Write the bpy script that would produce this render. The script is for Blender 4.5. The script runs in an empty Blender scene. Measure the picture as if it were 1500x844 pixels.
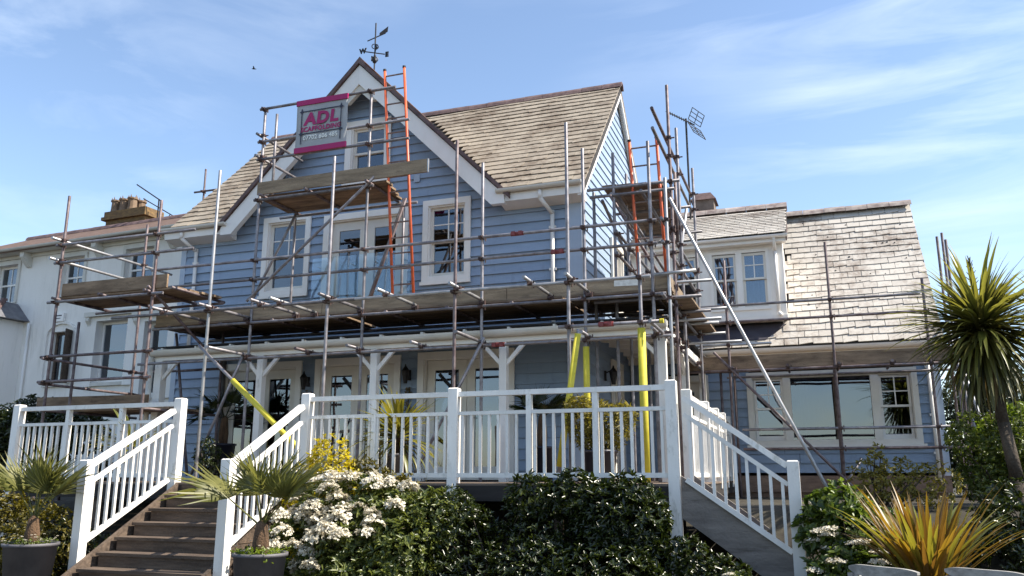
import bpy, math, random
import numpy as np
from mathutils import Vector, Matrix

random.seed(7)
RNG = np.random.default_rng(11)
R = math.radians
SC = bpy.context.scene
COL = SC.collection

# ------------------------------------------------------------------ camera
cam_data = bpy.data.cameras.new('camera')
cam = bpy.data.objects.new('camera', cam_data)
COL.objects.link(cam)
cam.location = (0, 0, 1.6)
cam.rotation_euler = (R(90 + 12.65), 0, R(19.6))
cam_data.sensor_width = 36
cam_data.lens = 29.4
cam_data.clip_end = 3000
SC.camera = cam

# ------------------------------------------------------------------ sky, sun, exposure
SUN_EL, SUN_AZ = 47.0, 5.0          # azimuth measured from +X towards +Y
world = bpy.data.worlds.new('World')
SC.world = world
world.use_nodes = True
wn, wl = world.node_tree.nodes, world.node_tree.links
wn.clear()
wo = wn.new('ShaderNodeOutputWorld')
bg = wn.new('ShaderNodeBackground')
sky = wn.new('ShaderNodeTexSky')
sky.sky_type = 'NISHITA'
sky.sun_disc = False
sky.sun_elevation = R(SUN_EL)
sky.sun_rotation = R(90 - SUN_AZ)
sky.air_density = 1.0
sky.dust_density = 0.5
sky.ozone_density = 1.6
SKY_STR = 0.128
bg.inputs['Strength'].default_value = SKY_STR
# thin cirrus streaks, laid out by sky direction
tc = wn.new('ShaderNodeTexCoord')
mp = wn.new('ShaderNodeMapping')
mp.inputs['Location'].default_value = (1.3, 1.1, 0.1)
mp.inputs['Rotation'].default_value = (R(14), R(20), R(38))
mp.inputs['Scale'].default_value = (1.2, 3.4, 9.0)
n1 = wn.new('ShaderNodeTexNoise')
n1.inputs['Scale'].default_value = 1.6
n1.inputs['Detail'].default_value = 9
n1.inputs['Roughness'].default_value = 0.58
n1.inputs['Distortion'].default_value = 0.5
n2 = wn.new('ShaderNodeTexNoise')
n2.inputs['Scale'].default_value = 1.3
n2.inputs['Detail'].default_value = 3
r1 = wn.new('ShaderNodeValToRGB')
r1.color_ramp.elements[0].position = 0.46
r1.color_ramp.elements[1].position = 0.72
r2 = wn.new('ShaderNodeValToRGB')
r2.color_ramp.elements[0].position = 0.40
r2.color_ramp.elements[1].position = 0.62
mu = wn.new('ShaderNodeMath'); mu.operation = 'MULTIPLY'
mu2 = wn.new('ShaderNodeMath'); mu2.operation = 'MULTIPLY_ADD'
mu2.inputs[1].default_value = 0.62; mu2.inputs[2].default_value = 0.02
mx = wn.new('ShaderNodeMix'); mx.data_type = 'RGBA'
CLOUD = (5.6, 6.1, 6.6, 1)
mx.inputs[7].default_value = CLOUD
wl.new(tc.outputs['Generated'], mp.inputs['Vector'])
wl.new(mp.outputs['Vector'], n1.inputs['Vector'])
mp2 = wn.new('ShaderNodeMapping'); mp2.inputs['Location'].default_value = (1.1, 1.5, 0.6)
wl.new(tc.outputs['Generated'], mp2.inputs['Vector']); wl.new(mp2.outputs[0], n2.inputs['Vector'])
wl.new(n1.outputs['Fac'], r1.inputs['Fac'])
wl.new(n2.outputs['Fac'], r2.inputs['Fac'])
wl.new(r1.outputs['Color'], mu.inputs[0])
wl.new(r2.outputs['Color'], mu.inputs[1])
wl.new(mu.outputs[0], mu2.inputs[0])
wl.new(mu2.outputs[0], mx.inputs[0])
wl.new(sky.outputs['Color'], mx.inputs[6])
wl.new(mx.outputs[2], bg.inputs['Color'])
wl.new(bg.outputs[0], wo.inputs['Surface'])

sd = bpy.data.lights.new('sun', 'SUN')
sd.energy = 5.0
sd.angle = R(0.53)
sd.color = (1.0, 0.92, 0.79)
sun = bpy.data.objects.new('sun', sd)
COL.objects.link(sun)
sv = Vector((math.cos(R(SUN_EL)) * math.cos(R(SUN_AZ)), math.cos(R(SUN_EL)) * math.sin(R(SUN_AZ)), math.sin(R(SUN_EL))))
sun.rotation_euler = sv.to_track_quat('Z', 'Y').to_euler()
sun.location = sv * 60
SC.view_settings.view_transform = 'Standard'
SC.view_settings.look = 'None'
SC.view_settings.gamma = 1
SC.view_settings.use_curve_mapping = False
SC.view_settings.exposure = 1.0

# ------------------------------------------------------------------ materials
def new_mat(name):
    m = bpy.data.materials.new(name)
    m.use_nodes = True
    nt = m.node_tree
    b = nt.nodes['Principled BSDF']
    return m, nt, b

def N(nt, t, **kw):
    n = nt.nodes.new(t)
    for k, v in kw.items():
        if k in n.inputs: n.inputs[k].default_value = v
        else: setattr(n, k, v)
    return n

def paint(name, c1, c2, scale=(3, 3, 3), rough=0.5, metal=0.0, rnd=0.0, bump=0.0, bscale=40, lo=0.35, hi=0.65, detail=5, spec=0.5, stain=None):
    """two-tone noise colour on world position, optional per-object variation and bump"""
    m, nt, b = new_mat(name)
    L = nt.links
    g = N(nt, 'ShaderNodeNewGeometry')
    mp = N(nt, 'ShaderNodeMapping', Scale=scale)
    L.new(g.outputs['Position'], mp.inputs['Vector'])
    n = N(nt, 'ShaderNodeTexNoise', Scale=1.0, Detail=detail, Roughness=0.6)
    L.new(mp.outputs[0], n.inputs['Vector'])
    r = N(nt, 'ShaderNodeValToRGB')
    r.color_ramp.elements[0].position = lo; r.color_ramp.elements[1].position = hi
    r.color_ramp.elements[0].color = (*c1, 1); r.color_ramp.elements[1].color = (*c2, 1)
    L.new(n.outputs['Fac'], r.inputs['Fac'])
    out = r.outputs['Color']
    if stain:                                   # (colour, amount, noise scale xyz, threshold)
        m2 = N(nt, 'ShaderNodeMapping', Scale=stain[2]); L.new(g.outputs['Position'], m2.inputs['Vector'])
        q = N(nt, 'ShaderNodeTexNoise', Scale=1.0, Detail=8, Roughness=0.72); L.new(m2.outputs[0], q.inputs['Vector'])
        rr = N(nt, 'ShaderNodeMapRange', clamp=True); rr.inputs['From Min'].default_value = stain[3]; rr.inputs['From Max'].default_value = stain[3] + .16
        rr.inputs['To Max'].default_value = stain[1]; L.new(q.outputs['Fac'], rr.inputs['Value'])
        mxs = N(nt, 'ShaderNodeMix', data_type='RGBA'); mxs.inputs[7].default_value = (*stain[0], 1)
        L.new(rr.outputs[0], mxs.inputs[0]); L.new(out, mxs.inputs[6]); out = mxs.outputs[2]
    if rnd:
        oi = N(nt, 'ShaderNodeObjectInfo')
        mr = N(nt, 'ShaderNodeMapRange')
        mr.inputs['To Min'].default_value = 1 - rnd; mr.inputs['To Max'].default_value = 1 + rnd
        L.new(oi.outputs['Random'], mr.inputs['Value'])
        h = N(nt, 'ShaderNodeHueSaturation')
        L.new(mr.outputs[0], h.inputs['Value'])
        L.new(out, h.inputs['Color']); out = h.outputs['Color']
    L.new(out, b.inputs['Base Color'])
    b.inputs['Roughness'].default_value = rough
    b.inputs['Metallic'].default_value = metal
    b.inputs['Specular IOR Level'].default_value = spec
    if bump:
        bn = N(nt, 'ShaderNodeTexNoise', Scale=bscale, Detail=4)
        L.new(g.outputs['Position'], bn.inputs['Vector'])
        bp = N(nt, 'ShaderNodeBump', Strength=bump, Distance=0.02)
        L.new(bn.outputs['Fac'], bp.inputs['Height'])
        L.new(bp.outputs[0], b.inputs['Normal'])
    return m

def leaf_mat(name, c1, c2, trans=0.35, rough=0.4, tcol=None, spec=0.5):
    m, nt, b = new_mat(name)
    L = nt.links
    g = N(nt, 'ShaderNodeNewGeometry')
    r = N(nt, 'ShaderNodeValToRGB')
    r.color_ramp.elements[0].color = (*c1, 1); r.color_ramp.elements[1].color = (*c2, 1)
    L.new(g.outputs['Random Per Island'], r.inputs['Fac'])
    L.new(r.outputs['Color'], b.inputs['Base Color'])
    b.inputs['Roughness'].default_value = rough
    b.inputs['Specular IOR Level'].default_value = spec
    t = N(nt, 'ShaderNodeBsdfTranslucent')
    if tcol: t.inputs['Color'].default_value = (*tcol, 1)
    else:
        h = N(nt, 'ShaderNodeHueSaturation', Saturation=1.1, Value=1.6)
        L.new(r.outputs['Color'], h.inputs['Color']); L.new(h.outputs['Color'], t.inputs['Color'])
    mx = N(nt, 'ShaderNodeMixShader'); mx.inputs[0].default_value = trans
    L.new(b.outputs[0], mx.inputs[1]); L.new(t.outputs[0], mx.inputs[2])
    L.new(mx.outputs[0], nt.nodes['Material Output'].inputs['Surface'])
    return m

def glass_mat(name, tint=(0.55, 0.62, 0.68), refl=1.9):
    m, nt, b = new_mat(name)
    nt.nodes.remove(b)
    L = nt.links
    tr = N(nt, 'ShaderNodeBsdfTransparent', Color=(*tint, 1))
    gl = N(nt, 'ShaderNodeBsdfGlossy', Roughness=0.015, Color=(0.86, 0.92, 1, 1))
    g = N(nt, 'ShaderNodeNewGeometry')
    bn = N(nt, 'ShaderNodeTexNoise', Scale=1.3, Detail=1)
    L.new(g.outputs['Position'], bn.inputs['Vector'])
    bp = N(nt, 'ShaderNodeBump', Strength=0.08, Distance=0.06)
    L.new(bn.outputs['Fac'], bp.inputs['Height'])
    L.new(bp.outputs[0], gl.inputs['Normal'])
    fr = N(nt, 'ShaderNodeFresnel', IOR=refl)
    mx = N(nt, 'ShaderNodeMixShader')
    L.new(fr.outputs[0], mx.inputs[0]); L.new(tr.outputs[0], mx.inputs[1]); L.new(gl.outputs[0], mx.inputs[2])
    L.new(mx.outputs[0], nt.nodes['Material Output'].inputs['Surface'])
    return m

def slate_mat(name, base, pale, lichen, amount, pos=0.55):
    """grey slate with per-slate tone, pale weathering and lichen blotches"""
    m, nt, b = new_mat(name)
    L = nt.links
    g = N(nt, 'ShaderNodeNewGeometry')
    oi = N(nt, 'ShaderNodeObjectInfo')
    ad = N(nt, 'ShaderNodeMath', operation='ADD')
    L.new(oi.outputs['Random'], ad.inputs[0]); L.new(g.outputs['Random Per Island'], ad.inputs[1])
    fr = N(nt, 'ShaderNodeMath', operation='FRACT'); L.new(ad.outputs[0], fr.inputs[0])
    r = N(nt, 'ShaderNodeValToRGB')
    r.color_ramp.elements[0].color = (*base, 1); r.color_ramp.elements[1].color = (*pale, 1)
    L.new(fr.outputs[0], r.inputs['Fac'])
    n = N(nt, 'ShaderNodeTexNoise', Scale=6.0, Detail=8, Roughness=0.8)
    L.new(g.outputs['Position'], n.inputs['Vector'])
    n2 = N(nt, 'ShaderNodeTexNoise', Scale=0.9, Detail=3)
    L.new(g.outputs['Position'], n2.inputs['Vector'])
    s = N(nt, 'ShaderNodeMath', operation='MULTIPLY_ADD'); s.inputs[1].default_value = 0.6
    L.new(n.outputs['Fac'], s.inputs[0])
    s2 = N(nt, 'ShaderNodeMath', operation='MULTIPLY'); s2.inputs[1].default_value = 0.45
    L.new(n2.outputs['Fac'], s2.inputs[0]); L.new(s2.outputs[0], s.inputs[2])
    r2 = N(nt, 'ShaderNodeValToRGB')
    r2.color_ramp.elements[0].position = pos; r2.color_ramp.elements[1].position = pos + 0.14
    r2.color_ramp.elements[0].color = (0, 0, 0, 1); r2.color_ramp.elements[1].color = (amount,) * 3 + (1,)
    L.new(s.outputs[0], r2.inputs['Fac'])
    mx = N(nt, 'ShaderNodeMix', data_type='RGBA')
    mx.inputs[7].default_value = (*lichen, 1)
    L.new(r2.outputs['Color'], mx.inputs[0]); L.new(r.outputs['Color'], mx.inputs[6])
    L.new(mx.outputs[2], b.inputs['Base Color'])
    b.inputs['Roughness'].default_value = 0.62
    bp = N(nt, 'ShaderNodeBump', Strength=0.5, Distance=0.01)
    L.new(n.outputs['Fac'], bp.inputs['Height']); L.new(bp.outputs[0], b.inputs['Normal'])
    return m

M = {}
M['blue'] = paint('blue_siding_paint', (0.235, 0.31, 0.42), (0.285, 0.365, 0.48), (0.9, 0.9, 5), 0.5, rnd=0.08, bump=0.12, bscale=30, stain=((0.175, 0.23, 0.31), 0.6, (5, 5, 0.8), 0.54))
M['blue_trim'] = paint('blue_trim_paint', (0.35, 0.42, 0.52), (0.39, 0.46, 0.56), (1, 1, 3), 0.45)
M['wall_core'] = paint('wall_membrane', (0.05, 0.06, 0.08), (0.08, 0.09, 0.11), (1, 1, 1), 0.8)
M['white'] = paint('white_gloss_paint', (0.74, 0.705, 0.655), (0.82, 0.785, 0.74), (2.2, 2.2, 1.2), 0.35, rnd=0.03)
M['rail_white'] = paint('white_rail_paint', (0.74, 0.71, 0.665), (0.83, 0.80, 0.755), (5, 5, 1.6), 0.42, rnd=0.05, bump=0.10, bscale=45, stain=((0.27, 0.27, 0.20), 0.6, (9, 9, 3.5), 0.56))
M['cream'] = paint('cream_window_paint', (0.66, 0.62, 0.55), (0.74, 0.70, 0.63), (2, 2, 2), 0.4)
M['gutter'] = paint('cream_gutter_plastic', (0.58, 0.55, 0.49), (0.68, 0.66, 0.61), (1.5, 1.5, 6), 0.4)
M['render'] = paint('white_stucco', (0.74, 0.705, 0.65), (0.83, 0.80, 0.75), (0.7, 0.7, 0.35), 0.85, bump=0.2, bscale=25, stain=((0.5, 0.48, 0.43), 0.5, (4, 4, 0.5), 0.54))
M['stone'] = paint('stucco_dressing', (0.56, 0.53, 0.47), (0.66, 0.64, 0.58), (2, 2, 2), 0.8)
M['slate_main'] = slate_mat('lichened_slate', (0.255, 0.215, 0.165), (0.335, 0.285, 0.22), (0.115, 0.078, 0.048), 0.85, 0.50)
M['slate_pale'] = slate_mat('pale_weathered_slate', (0.43, 0.395, 0.35), (0.50, 0.465, 0.415), (0.17, 0.125, 0.095), 0.85, 0.505)
M['roof_brown'] = paint('brown_roof_slate', (0.085, 0.05, 0.034), (0.15, 0.092, 0.062), (4, 4, 9), 0.75, bump=0.5, bscale=14)
M['ridge'] = paint('dark_ridge_tile', (0.085, 0.05, 0.048), (0.17, 0.11, 0.10), (6, 6, 6), 0.7, rnd=0.15)
M['ridge_pale'] = paint('weathered_ridge_tile', (0.17, 0.125, 0.115), (0.36, 0.31, 0.28), (6, 6, 6), 0.8, rnd=0.15)
M['lead'] = paint('lead_flashing', (0.10, 0.10, 0.115), (0.17, 0.17, 0.18), (5, 5, 5), 0.55)
M['underlay'] = paint('dark_roof_underlay', (0.02, 0.018, 0.018), (0.04, 0.036, 0.035), (4, 4, 4), 0.9)
M['timber_and_shade'] = paint('dark_timber_and_shade', (0.016, 0.013, 0.011), (0.035, 0.028, 0.024), (1, 9, 9), 0.8)  # dark frame timber; on the skirt this colour paints the under-deck shade
M['apron_shade'] = paint('dark_lead_with_shade', (0.022, 0.02, 0.03), (0.045, 0.042, 0.055), (3, 3, 3), 0.7)  # lead, darkened to paint in the shade below the dormer
M['tube'] = paint('galvanised_tube', (0.135, 0.125, 0.135), (0.27, 0.255, 0.265), (7, 7, 7), 0.46, metal=0.35, rnd=0.25, bump=0.06, bscale=50, stain=((0.10, 0.055, 0.04), 0.7, (16, 16, 9), 0.55))
M['tube_rust'] = paint('rusty_tube', (0.085, 0.055, 0.056), (0.19, 0.155, 0.155), (9, 9, 9), 0.55, metal=0.35, rnd=0.2)
M['alu'] = paint('bright_alloy_tube', (0.27, 0.265, 0.27), (0.43, 0.425, 0.43), (6, 6, 6), 0.4, metal=0.5, rnd=0.08)
M['clamp'] = paint('dark_coupler', (0.045, 0.03, 0.028), (0.15, 0.095, 0.085), (20, 20, 20), 0.6, metal=0.5, rnd=0.3)
M['clamp_red'] = paint('red_sleeve_coupler', (0.16, 0.03, 0.03), (0.26, 0.05, 0.045), (20, 20, 20), 0.55)
M['board'] = paint('scaffold_board', (0.125, 0.082, 0.05), (0.28, 0.195, 0.125), (1.6, 9, 9), 0.85, rnd=0.22, bump=0.4, bscale=35, stain=((0.05, 0.034, 0.025), 0.7, (4, 12, 12), 0.54))
M['board_pale'] = paint('pale_toe_board', (0.17, 0.122, 0.078), (0.31, 0.23, 0.15), (1.4, 9, 12), 0.85, rnd=0.2, bump=0.4, bscale=35, stain=((0.07, 0.05, 0.036), 0.7, (3, 14, 14), 0.54))
M['plaster'] = paint('plaster_splash', (0.6, 0.56, 0.5), (0.75, 0.72, 0.66), (20, 20, 20), 0.9)
M['band'] = paint('steel_end_band', (0.30, 0.30, 0.30), (0.5, 0.5, 0.5), (9, 9, 9), 0.4, metal=0.8)
M['foam'] = paint('yellow_foam', (0.52, 0.44, 0.025), (0.62, 0.53, 0.06), (2, 2, 6), 0.7, stain=((0.30, 0.25, 0.05), 0.5, (7, 7, 5), 0.55))
M['orange'] = paint('orange_ladder_paint', (0.50, 0.085, 0.03), (0.66, 0.135, 0.045), (8, 8, 8), 0.45)
M['rung'] = paint('ladder_rung_steel', (0.16, 0.11, 0.10), (0.28, 0.22, 0.2), (8, 8, 8), 0.5, metal=0.4)
M['deck'] = paint('decking', (0.12, 0.088, 0.066), (0.21, 0.16, 0.125), (1.2, 10, 10), 0.8, rnd=0.15, bump=0.3, bscale=35)
M['step'] = paint('stair_timber', (0.055, 0.038, 0.027), (0.13, 0.092, 0.066), (1.5, 12, 14), 0.85, rnd=0.2, bump=0.5, bscale=30, stain=((0.17, 0.14, 0.11), 0.5, (6, 16, 16), 0.57))
M['stringer'] = paint('stringer_timber', (0.155, 0.135, 0.12), (0.25, 0.22, 0.195), (2, 8, 11), 0.85, bump=0.45, bscale=30, stain=((0.07, 0.055, 0.045), 0.7, (2, 14, 16), 0.53))
M['plinth'] = paint('brown_plinth', (0.17, 0.11, 0.08), (0.27, 0.18, 0.13), (3, 3, 12), 0.85, bump=0.3)
M['soil'] = paint('soil_and_grass', (0.018, 0.014, 0.009), (0.04, 0.034, 0.02), (3, 3, 3), 0.95, bump=0.6, bscale=12)
M['pot'] = paint('grey_pot', (0.075, 0.071, 0.08), (0.12, 0.113, 0.122), (3, 3, 3), 0.6, bump=0.1)
M['dark_pot'] = paint('dark_blue_pot', (0.018, 0.018, 0.03), (0.035, 0.035, 0.05), (3, 3, 3), 0.35)
M['iron'] = paint('black_iron', (0.012, 0.011, 0.012), (0.03, 0.027, 0.027), (10, 10, 10), 0.5, metal=0.4)
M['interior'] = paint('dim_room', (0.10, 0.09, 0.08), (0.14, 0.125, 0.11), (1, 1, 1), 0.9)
M['curtain'] = paint('pale_curtain', (0.34, 0.34, 0.38), (0.5, 0.5, 0.53), (14, 14, 0.4), 0.9)
M['blind'] = paint('blind_cloth', (0.55, 0.52, 0.45), (0.65, 0.62, 0.56), (4, 4, 2), 0.9)
M['glass'] = glass_mat('window_glass', (0.62, 0.68, 0.74), 2.3)
M['glass_dark'] = glass_mat('dark_window_glass', (0.26, 0.29, 0.34), 2.4)
M['glass_bal'] = glass_mat('balcony_glass', (0.92, 0.96, 0.97), 1.6)
M['brick'] = paint('yellow_chimney_brick', (0.10, 0.062, 0.032), (0.21, 0.13, 0.05), (7, 7, 18), 0.9, bump=0.4)
M['chimney'] = paint('brown_chimney_render', (0.11, 0.085, 0.07), (0.19, 0.15, 0.125), (5, 5, 3), 0.9, bump=0.3)
M['clay'] = paint('clay_chimney_pot', (0.13, 0.085, 0.052), (0.21, 0.145, 0.095), (5, 5, 5), 0.85)
M['bark'] = paint('grey_bark', (0.035, 0.026, 0.018), (0.09, 0.068, 0.048), (9, 9, 3), 0.9, bump=0.8, bscale=30)
M['fibre'] = paint('palm_fibre', (0.05, 0.028, 0.014), (0.13, 0.075, 0.04), (18, 18, 4), 0.95, bump=1.0, bscale=60)
M['twig'] = paint('dark_twig', (0.03, 0.022, 0.015), (0.065, 0.05, 0.035), (9, 9, 9), 0.9)
M['chair'] = paint('weathered_chair_wood', (0.20, 0.19, 0.175), (0.36, 0.345, 0.32), (3, 14, 14), 0.8, bump=0.3, bscale=40)
M['banner'] = paint('silver_banner', (0.32, 0.32, 0.32), (0.38, 0.38, 0.38), (2, 2, 2), 0.5)
M['magenta'] = paint('magenta_print', (0.34, 0.001, 0.095), (0.38, 0.002, 0.11), (2, 2, 2), 0.5)
M['ink'] = paint('dark_print', (0.012, 0.012, 0.03), (0.02, 0.02, 0.045), (2, 2, 2), 0.5)
M['print_white'] = paint('white_print', (0.72, 0.72, 0.66), (0.8, 0.8, 0.74), (2, 2, 2), 0.5)
M['leaf_dark'] = leaf_mat('dark_glossy_leaf', (0.007, 0.014, 0.004), (0.044, 0.058, 0.010), 0.22, 0.28, spec=0.55)
M['leaf_mid'] = leaf_mat('mid_green_leaf', (0.04, 0.065, 0.012), (0.14, 0.17, 0.03), 0.30, 0.36)
M['leaf_rhodo'] = leaf_mat('rhododendron_leaf', (0.035, 0.055, 0.012), (0.17, 0.19, 0.045), 0.32, 0.36)
M['leaf_yellow'] = leaf_mat('golden_leaf', (0.30, 0.25, 0.015), (0.62, 0.52, 0.05), 0.42, 0.4)
M['leaf_olive'] = leaf_mat('olive_gold_leaf', (0.035, 0.032, 0.006), (0.15, 0.125, 0.015), 0.3, 0.45)
M['leaf_lime'] = leaf_mat('lime_leaf', (0.07, 0.11, 0.012), (0.22, 0.28, 0.035), 0.45, 0.4)
M['leaf_vib'] = leaf_mat('viburnum_leaf', (0.028, 0.05, 0.010), (0.13, 0.175, 0.03), 0.36, 0.4)
M['leaf_bamboo'] = leaf_mat('bamboo_leaf', (0.075, 0.07, 0.012), (0.30, 0.25, 0.045), 0.35, 0.45)
M['leaf_phormium'] = leaf_mat('bronze_sword_leaf', (0.045, 0.028, 0.010), (0.24, 0.145, 0.02), 0.36, 0.4, (0.40, 0.235, 0.02))
M['leaf_phormium2'] = leaf_mat('red_bronze_sword_leaf', (0.075, 0.045, 0.018), (0.13, 0.085, 0.02), 0.32, 0.4, (0.30, 0.15, 0.02))
M['leaf_cord'] = leaf_mat('cordyline_leaf', (0.045, 0.06, 0.014), (0.17, 0.18, 0.04), 0.32, 0.38, (0.36, 0.34, 0.05))
M['leaf_dry'] = leaf_mat('dry_leaf', (0.11, 0.075, 0.03), (0.22, 0.16, 0.07), 0.2, 0.7)
M['leaf_dry2'] = leaf_mat('old_cordyline_leaf', (0.03, 0.034, 0.01), (0.15, 0.14, 0.035), 0.25, 0.45)
M['leaf_palm'] = leaf_mat('palm_leaf', (0.085, 0.095, 0.028), (0.20, 0.195, 0.06), 0.36, 0.42, (0.34, 0.34, 0.07))
M['leaf_stripe'] = leaf_mat('striped_strap_leaf', (0.05, 0.06, 0.014), (0.34, 0.29, 0.05), 0.35, 0.4)
M['flower'] = leaf_mat('white_petal', (0.58, 0.53, 0.41), (0.80, 0.76, 0.66), 0.30, 0.7, (0.66, 0.6, 0.46))

# ------------------------------------------------------------------ mesh helpers
class MB:
    def __init__(s): s.v = []; s.f = []
    def add(s, vs, fs):
        o = len(s.v); s.v += [tuple(p) for p in vs]; s.f += [tuple(i + o for i in f) for f in fs]; return s
    def box(s, x0, x1, y0, y1, z0, z1):
        v = [(x0, y0, z0), (x1, y0, z0), (x1, y1, z0), (x0, y1, z0), (x0, y0, z1), (x1, y0, z1), (x1, y1, z1), (x0, y1, z1)]
        return s.add(v, [(0, 3, 2, 1), (4, 5, 6, 7), (0, 1, 5, 4), (1, 2, 6, 5), (2, 3, 7, 6), (3, 0, 4, 7)])
    def hexa(s, v):
        return s.add(v, [(0, 3, 2, 1), (4, 5, 6, 7), (0, 1, 5, 4), (1, 2, 6, 5), (2, 3, 7, 6), (3, 0, 4, 7)])
    def beam(s, p, q, w, h):
        """rectangular bar p->q; w across (horizontal), h in the up direction"""
        p, q = Vector(p), Vector(q); d = (q - p).normalized()
        a = d.cross(Vector((0, 0, 1)))
        if a.length < 1e-3: a = Vector((1, 0, 0))
        a.normalize(); u = a.cross(d).normalized(); a = a * w / 2; u = u * h / 2
        return s.hexa([p - a - u, q - a - u, q + a - u, p + a - u, p - a + u, q - a + u, q + a + u, p + a + u])
    def tube(s, p, q, r, r2=None, n=8, caps=True):
        p, q = Vector(p), Vector(q); d = (q - p).normalized(); r2 = r if r2 is None else r2
        a = d.orthogonal().normalized(); b = d.cross(a)
        vs = [p + (a * math.cos(t) + b * math.sin(t)) * r for t in [2 * math.pi * i / n for i in range(n)]]
        vs += [q + (a * math.cos(t) + b * math.sin(t)) * r2 for t in [2 * math.pi * i / n for i in range(n)]]
        fs = [(i, (i + 1) % n, n + (i + 1) % n, n + i) for i in range(n)]
        if caps: fs += [tuple(range(n - 1, -1, -1)), tuple(range(n, 2 * n))]
        return s.add(vs, fs)
    def path(s, pts, r, n=8):
        for a, b in zip(pts[:-1], pts[1:]): s.tube(a, b, r if not isinstance(r, (list, tuple)) else r[0], None, n)
        return s
    def lathe(s, c, prof, n=20):
        c = Vector(c); o = []
        for r, z in prof:
            o += [c + Vector((r * math.cos(2 * math.pi * i / n), r * math.sin(2 * math.pi * i / n), z)) for i in range(n)]
        fs = []
        for k in range(len(prof) - 1):
            fs += [(k * n + i, k * n + (i + 1) % n, (k + 1) * n + (i + 1) % n, (k + 1) * n + i) for i in range(n)]
        fs += [tuple(range(n - 1, -1, -1))]
        return s.add(o, fs)
    def prism(s, poly, axis, a0, a1):
        """polygon of 2D points extruded along an axis ('x': pts are (y,z); 'y': pts are (x,z))"""
        n = len(poly)
        def P(t, a): return (a, t[0], t[1]) if axis == 'x' else (t[0], a, t[1]) if axis == 'y' else (t[0], t[1], a)
        vs = [P(t, a0) for t in poly] + [P(t, a1) for t in poly]
        fs = [(i, (i + 1) % n, n + (i + 1) % n, n + i) for i in range(n)] + [tuple(range(n - 1, -1, -1)), tuple(range(n, 2 * n))]
        return s.add(vs, fs)
    def mesh(s, name, mat, smooth=False):
        me = bpy.data.meshes.new(name); me.from_pydata(s.v, [], s.f)
        bm_fix(me)
        if mat: me.materials.append(M[mat] if isinstance(mat, str) else mat)
        if smooth: me.polygons.foreach_set('use_smooth', [True] * len(me.polygons))
        return me

import bmesh
def bm_fix(me):
    b = bmesh.new(); b.from_mesh(me); bmesh.ops.recalc_face_normals(b, faces=b.faces); b.to_mesh(me); b.free()

def put(name, me, parent=None, mtx=None, label=None, cat=None, group=None, kind=None):
    o = bpy.data.objects.new(name, me); COL.objects.link(o)
    if parent is not None: o.parent = parent
    if mtx is not None: o.matrix_local = mtx
    if label: o['label'] = label
    if cat: o['category'] = cat
    if group: o['group'] = group
    if kind: o['kind'] = kind
    return o

def obj(name, mb, mat, parent=None, smooth=False, **kw):
    return put(name, mb.mesh(name, mat, smooth), parent, **kw)

def thing(name, label, cat, loc=(0, 0, 0), rotz=0, group=None):
    o = put(name, None, None, None, label, cat, group)
    o.location = loc; o.rotation_euler = (0, 0, rotz)
    o.empty_display_size = 0.2
    return o

def box(name, mat, parent, *b, **kw):
    return obj(name, MB().box(*b), mat, parent, **kw)

def fast_mesh(name, V, F, mat, smooth=False):
    """V (n,3) float, F (m,k) int with constant k"""
    V = np.asarray(V, np.float32); F = np.asarray(F, np.int32)
    me = bpy.data.meshes.new(name); k = F.shape[1]
    me.vertices.add(len(V)); me.vertices.foreach_set('co', V.ravel())
    me.loops.add(F.size); me.loops.foreach_set('vertex_index', F.ravel())
    me.polygons.add(len(F)); me.polygons.foreach_set('loop_start', np.arange(0, F.size, k, dtype=np.int32))
    me.update(calc_edges=True); me.validate()
    if smooth: me.polygons.foreach_set('use_smooth', np.ones(len(F), bool))
    me.materials.append(M[mat]); return me

def unit(a): return a / np.maximum(np.linalg.norm(a, axis=-1, keepdims=True), 1e-6)

# unit pieces shared by many objects
TUBE = {k: MB().tube((0, 0, 0), (0, 0, 1), 0.0245, n=10).mesh('tube_' + k, k, True) for k in ('tube', 'tube_rust', 'alu')}
for me in TUBE.values():
    for p in me.polygons:
        if len(p.vertices) > 4: p.use_smooth = False
cb = MB().box(-0.031, 0.031, -0.036, 0.036, -0.028, 0.028)
cb.box(-0.036, 0.036, -0.062, -0.0365, -0.02, 0.02)
cb.tube((0.02, -0.11, 0), (0.02, -0.05, 0), 0.011, n=6); cb.tube((0.055, 0.02, -0.055), (0.055, 0.02, 0.05), 0.011, n=6)
COUPLER = cb.mesh('coupler', 'clamp')
SLEEVE = MB().tube((-0.10, 0, 0), (0.10, 0, 0), 0.034, n=8).box(-0.085, -0.03, -0.05, -0.02, -0.03, 0.03).box(0.03, 0.085, -0.05, -0.02, -0.03, 0.03).mesh('sleeve_coupler', 'clamp_red')

def line_mtx(p, q, sx=1.0):
    p, q = Vector(p), Vector(q); d = q - p
    return Matrix.Translation(p) @ d.to_track_quat('Z', 'Y').to_matrix().to_4x4() @ Matrix.Diagonal((sx, sx, d.length, 1))

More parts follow.
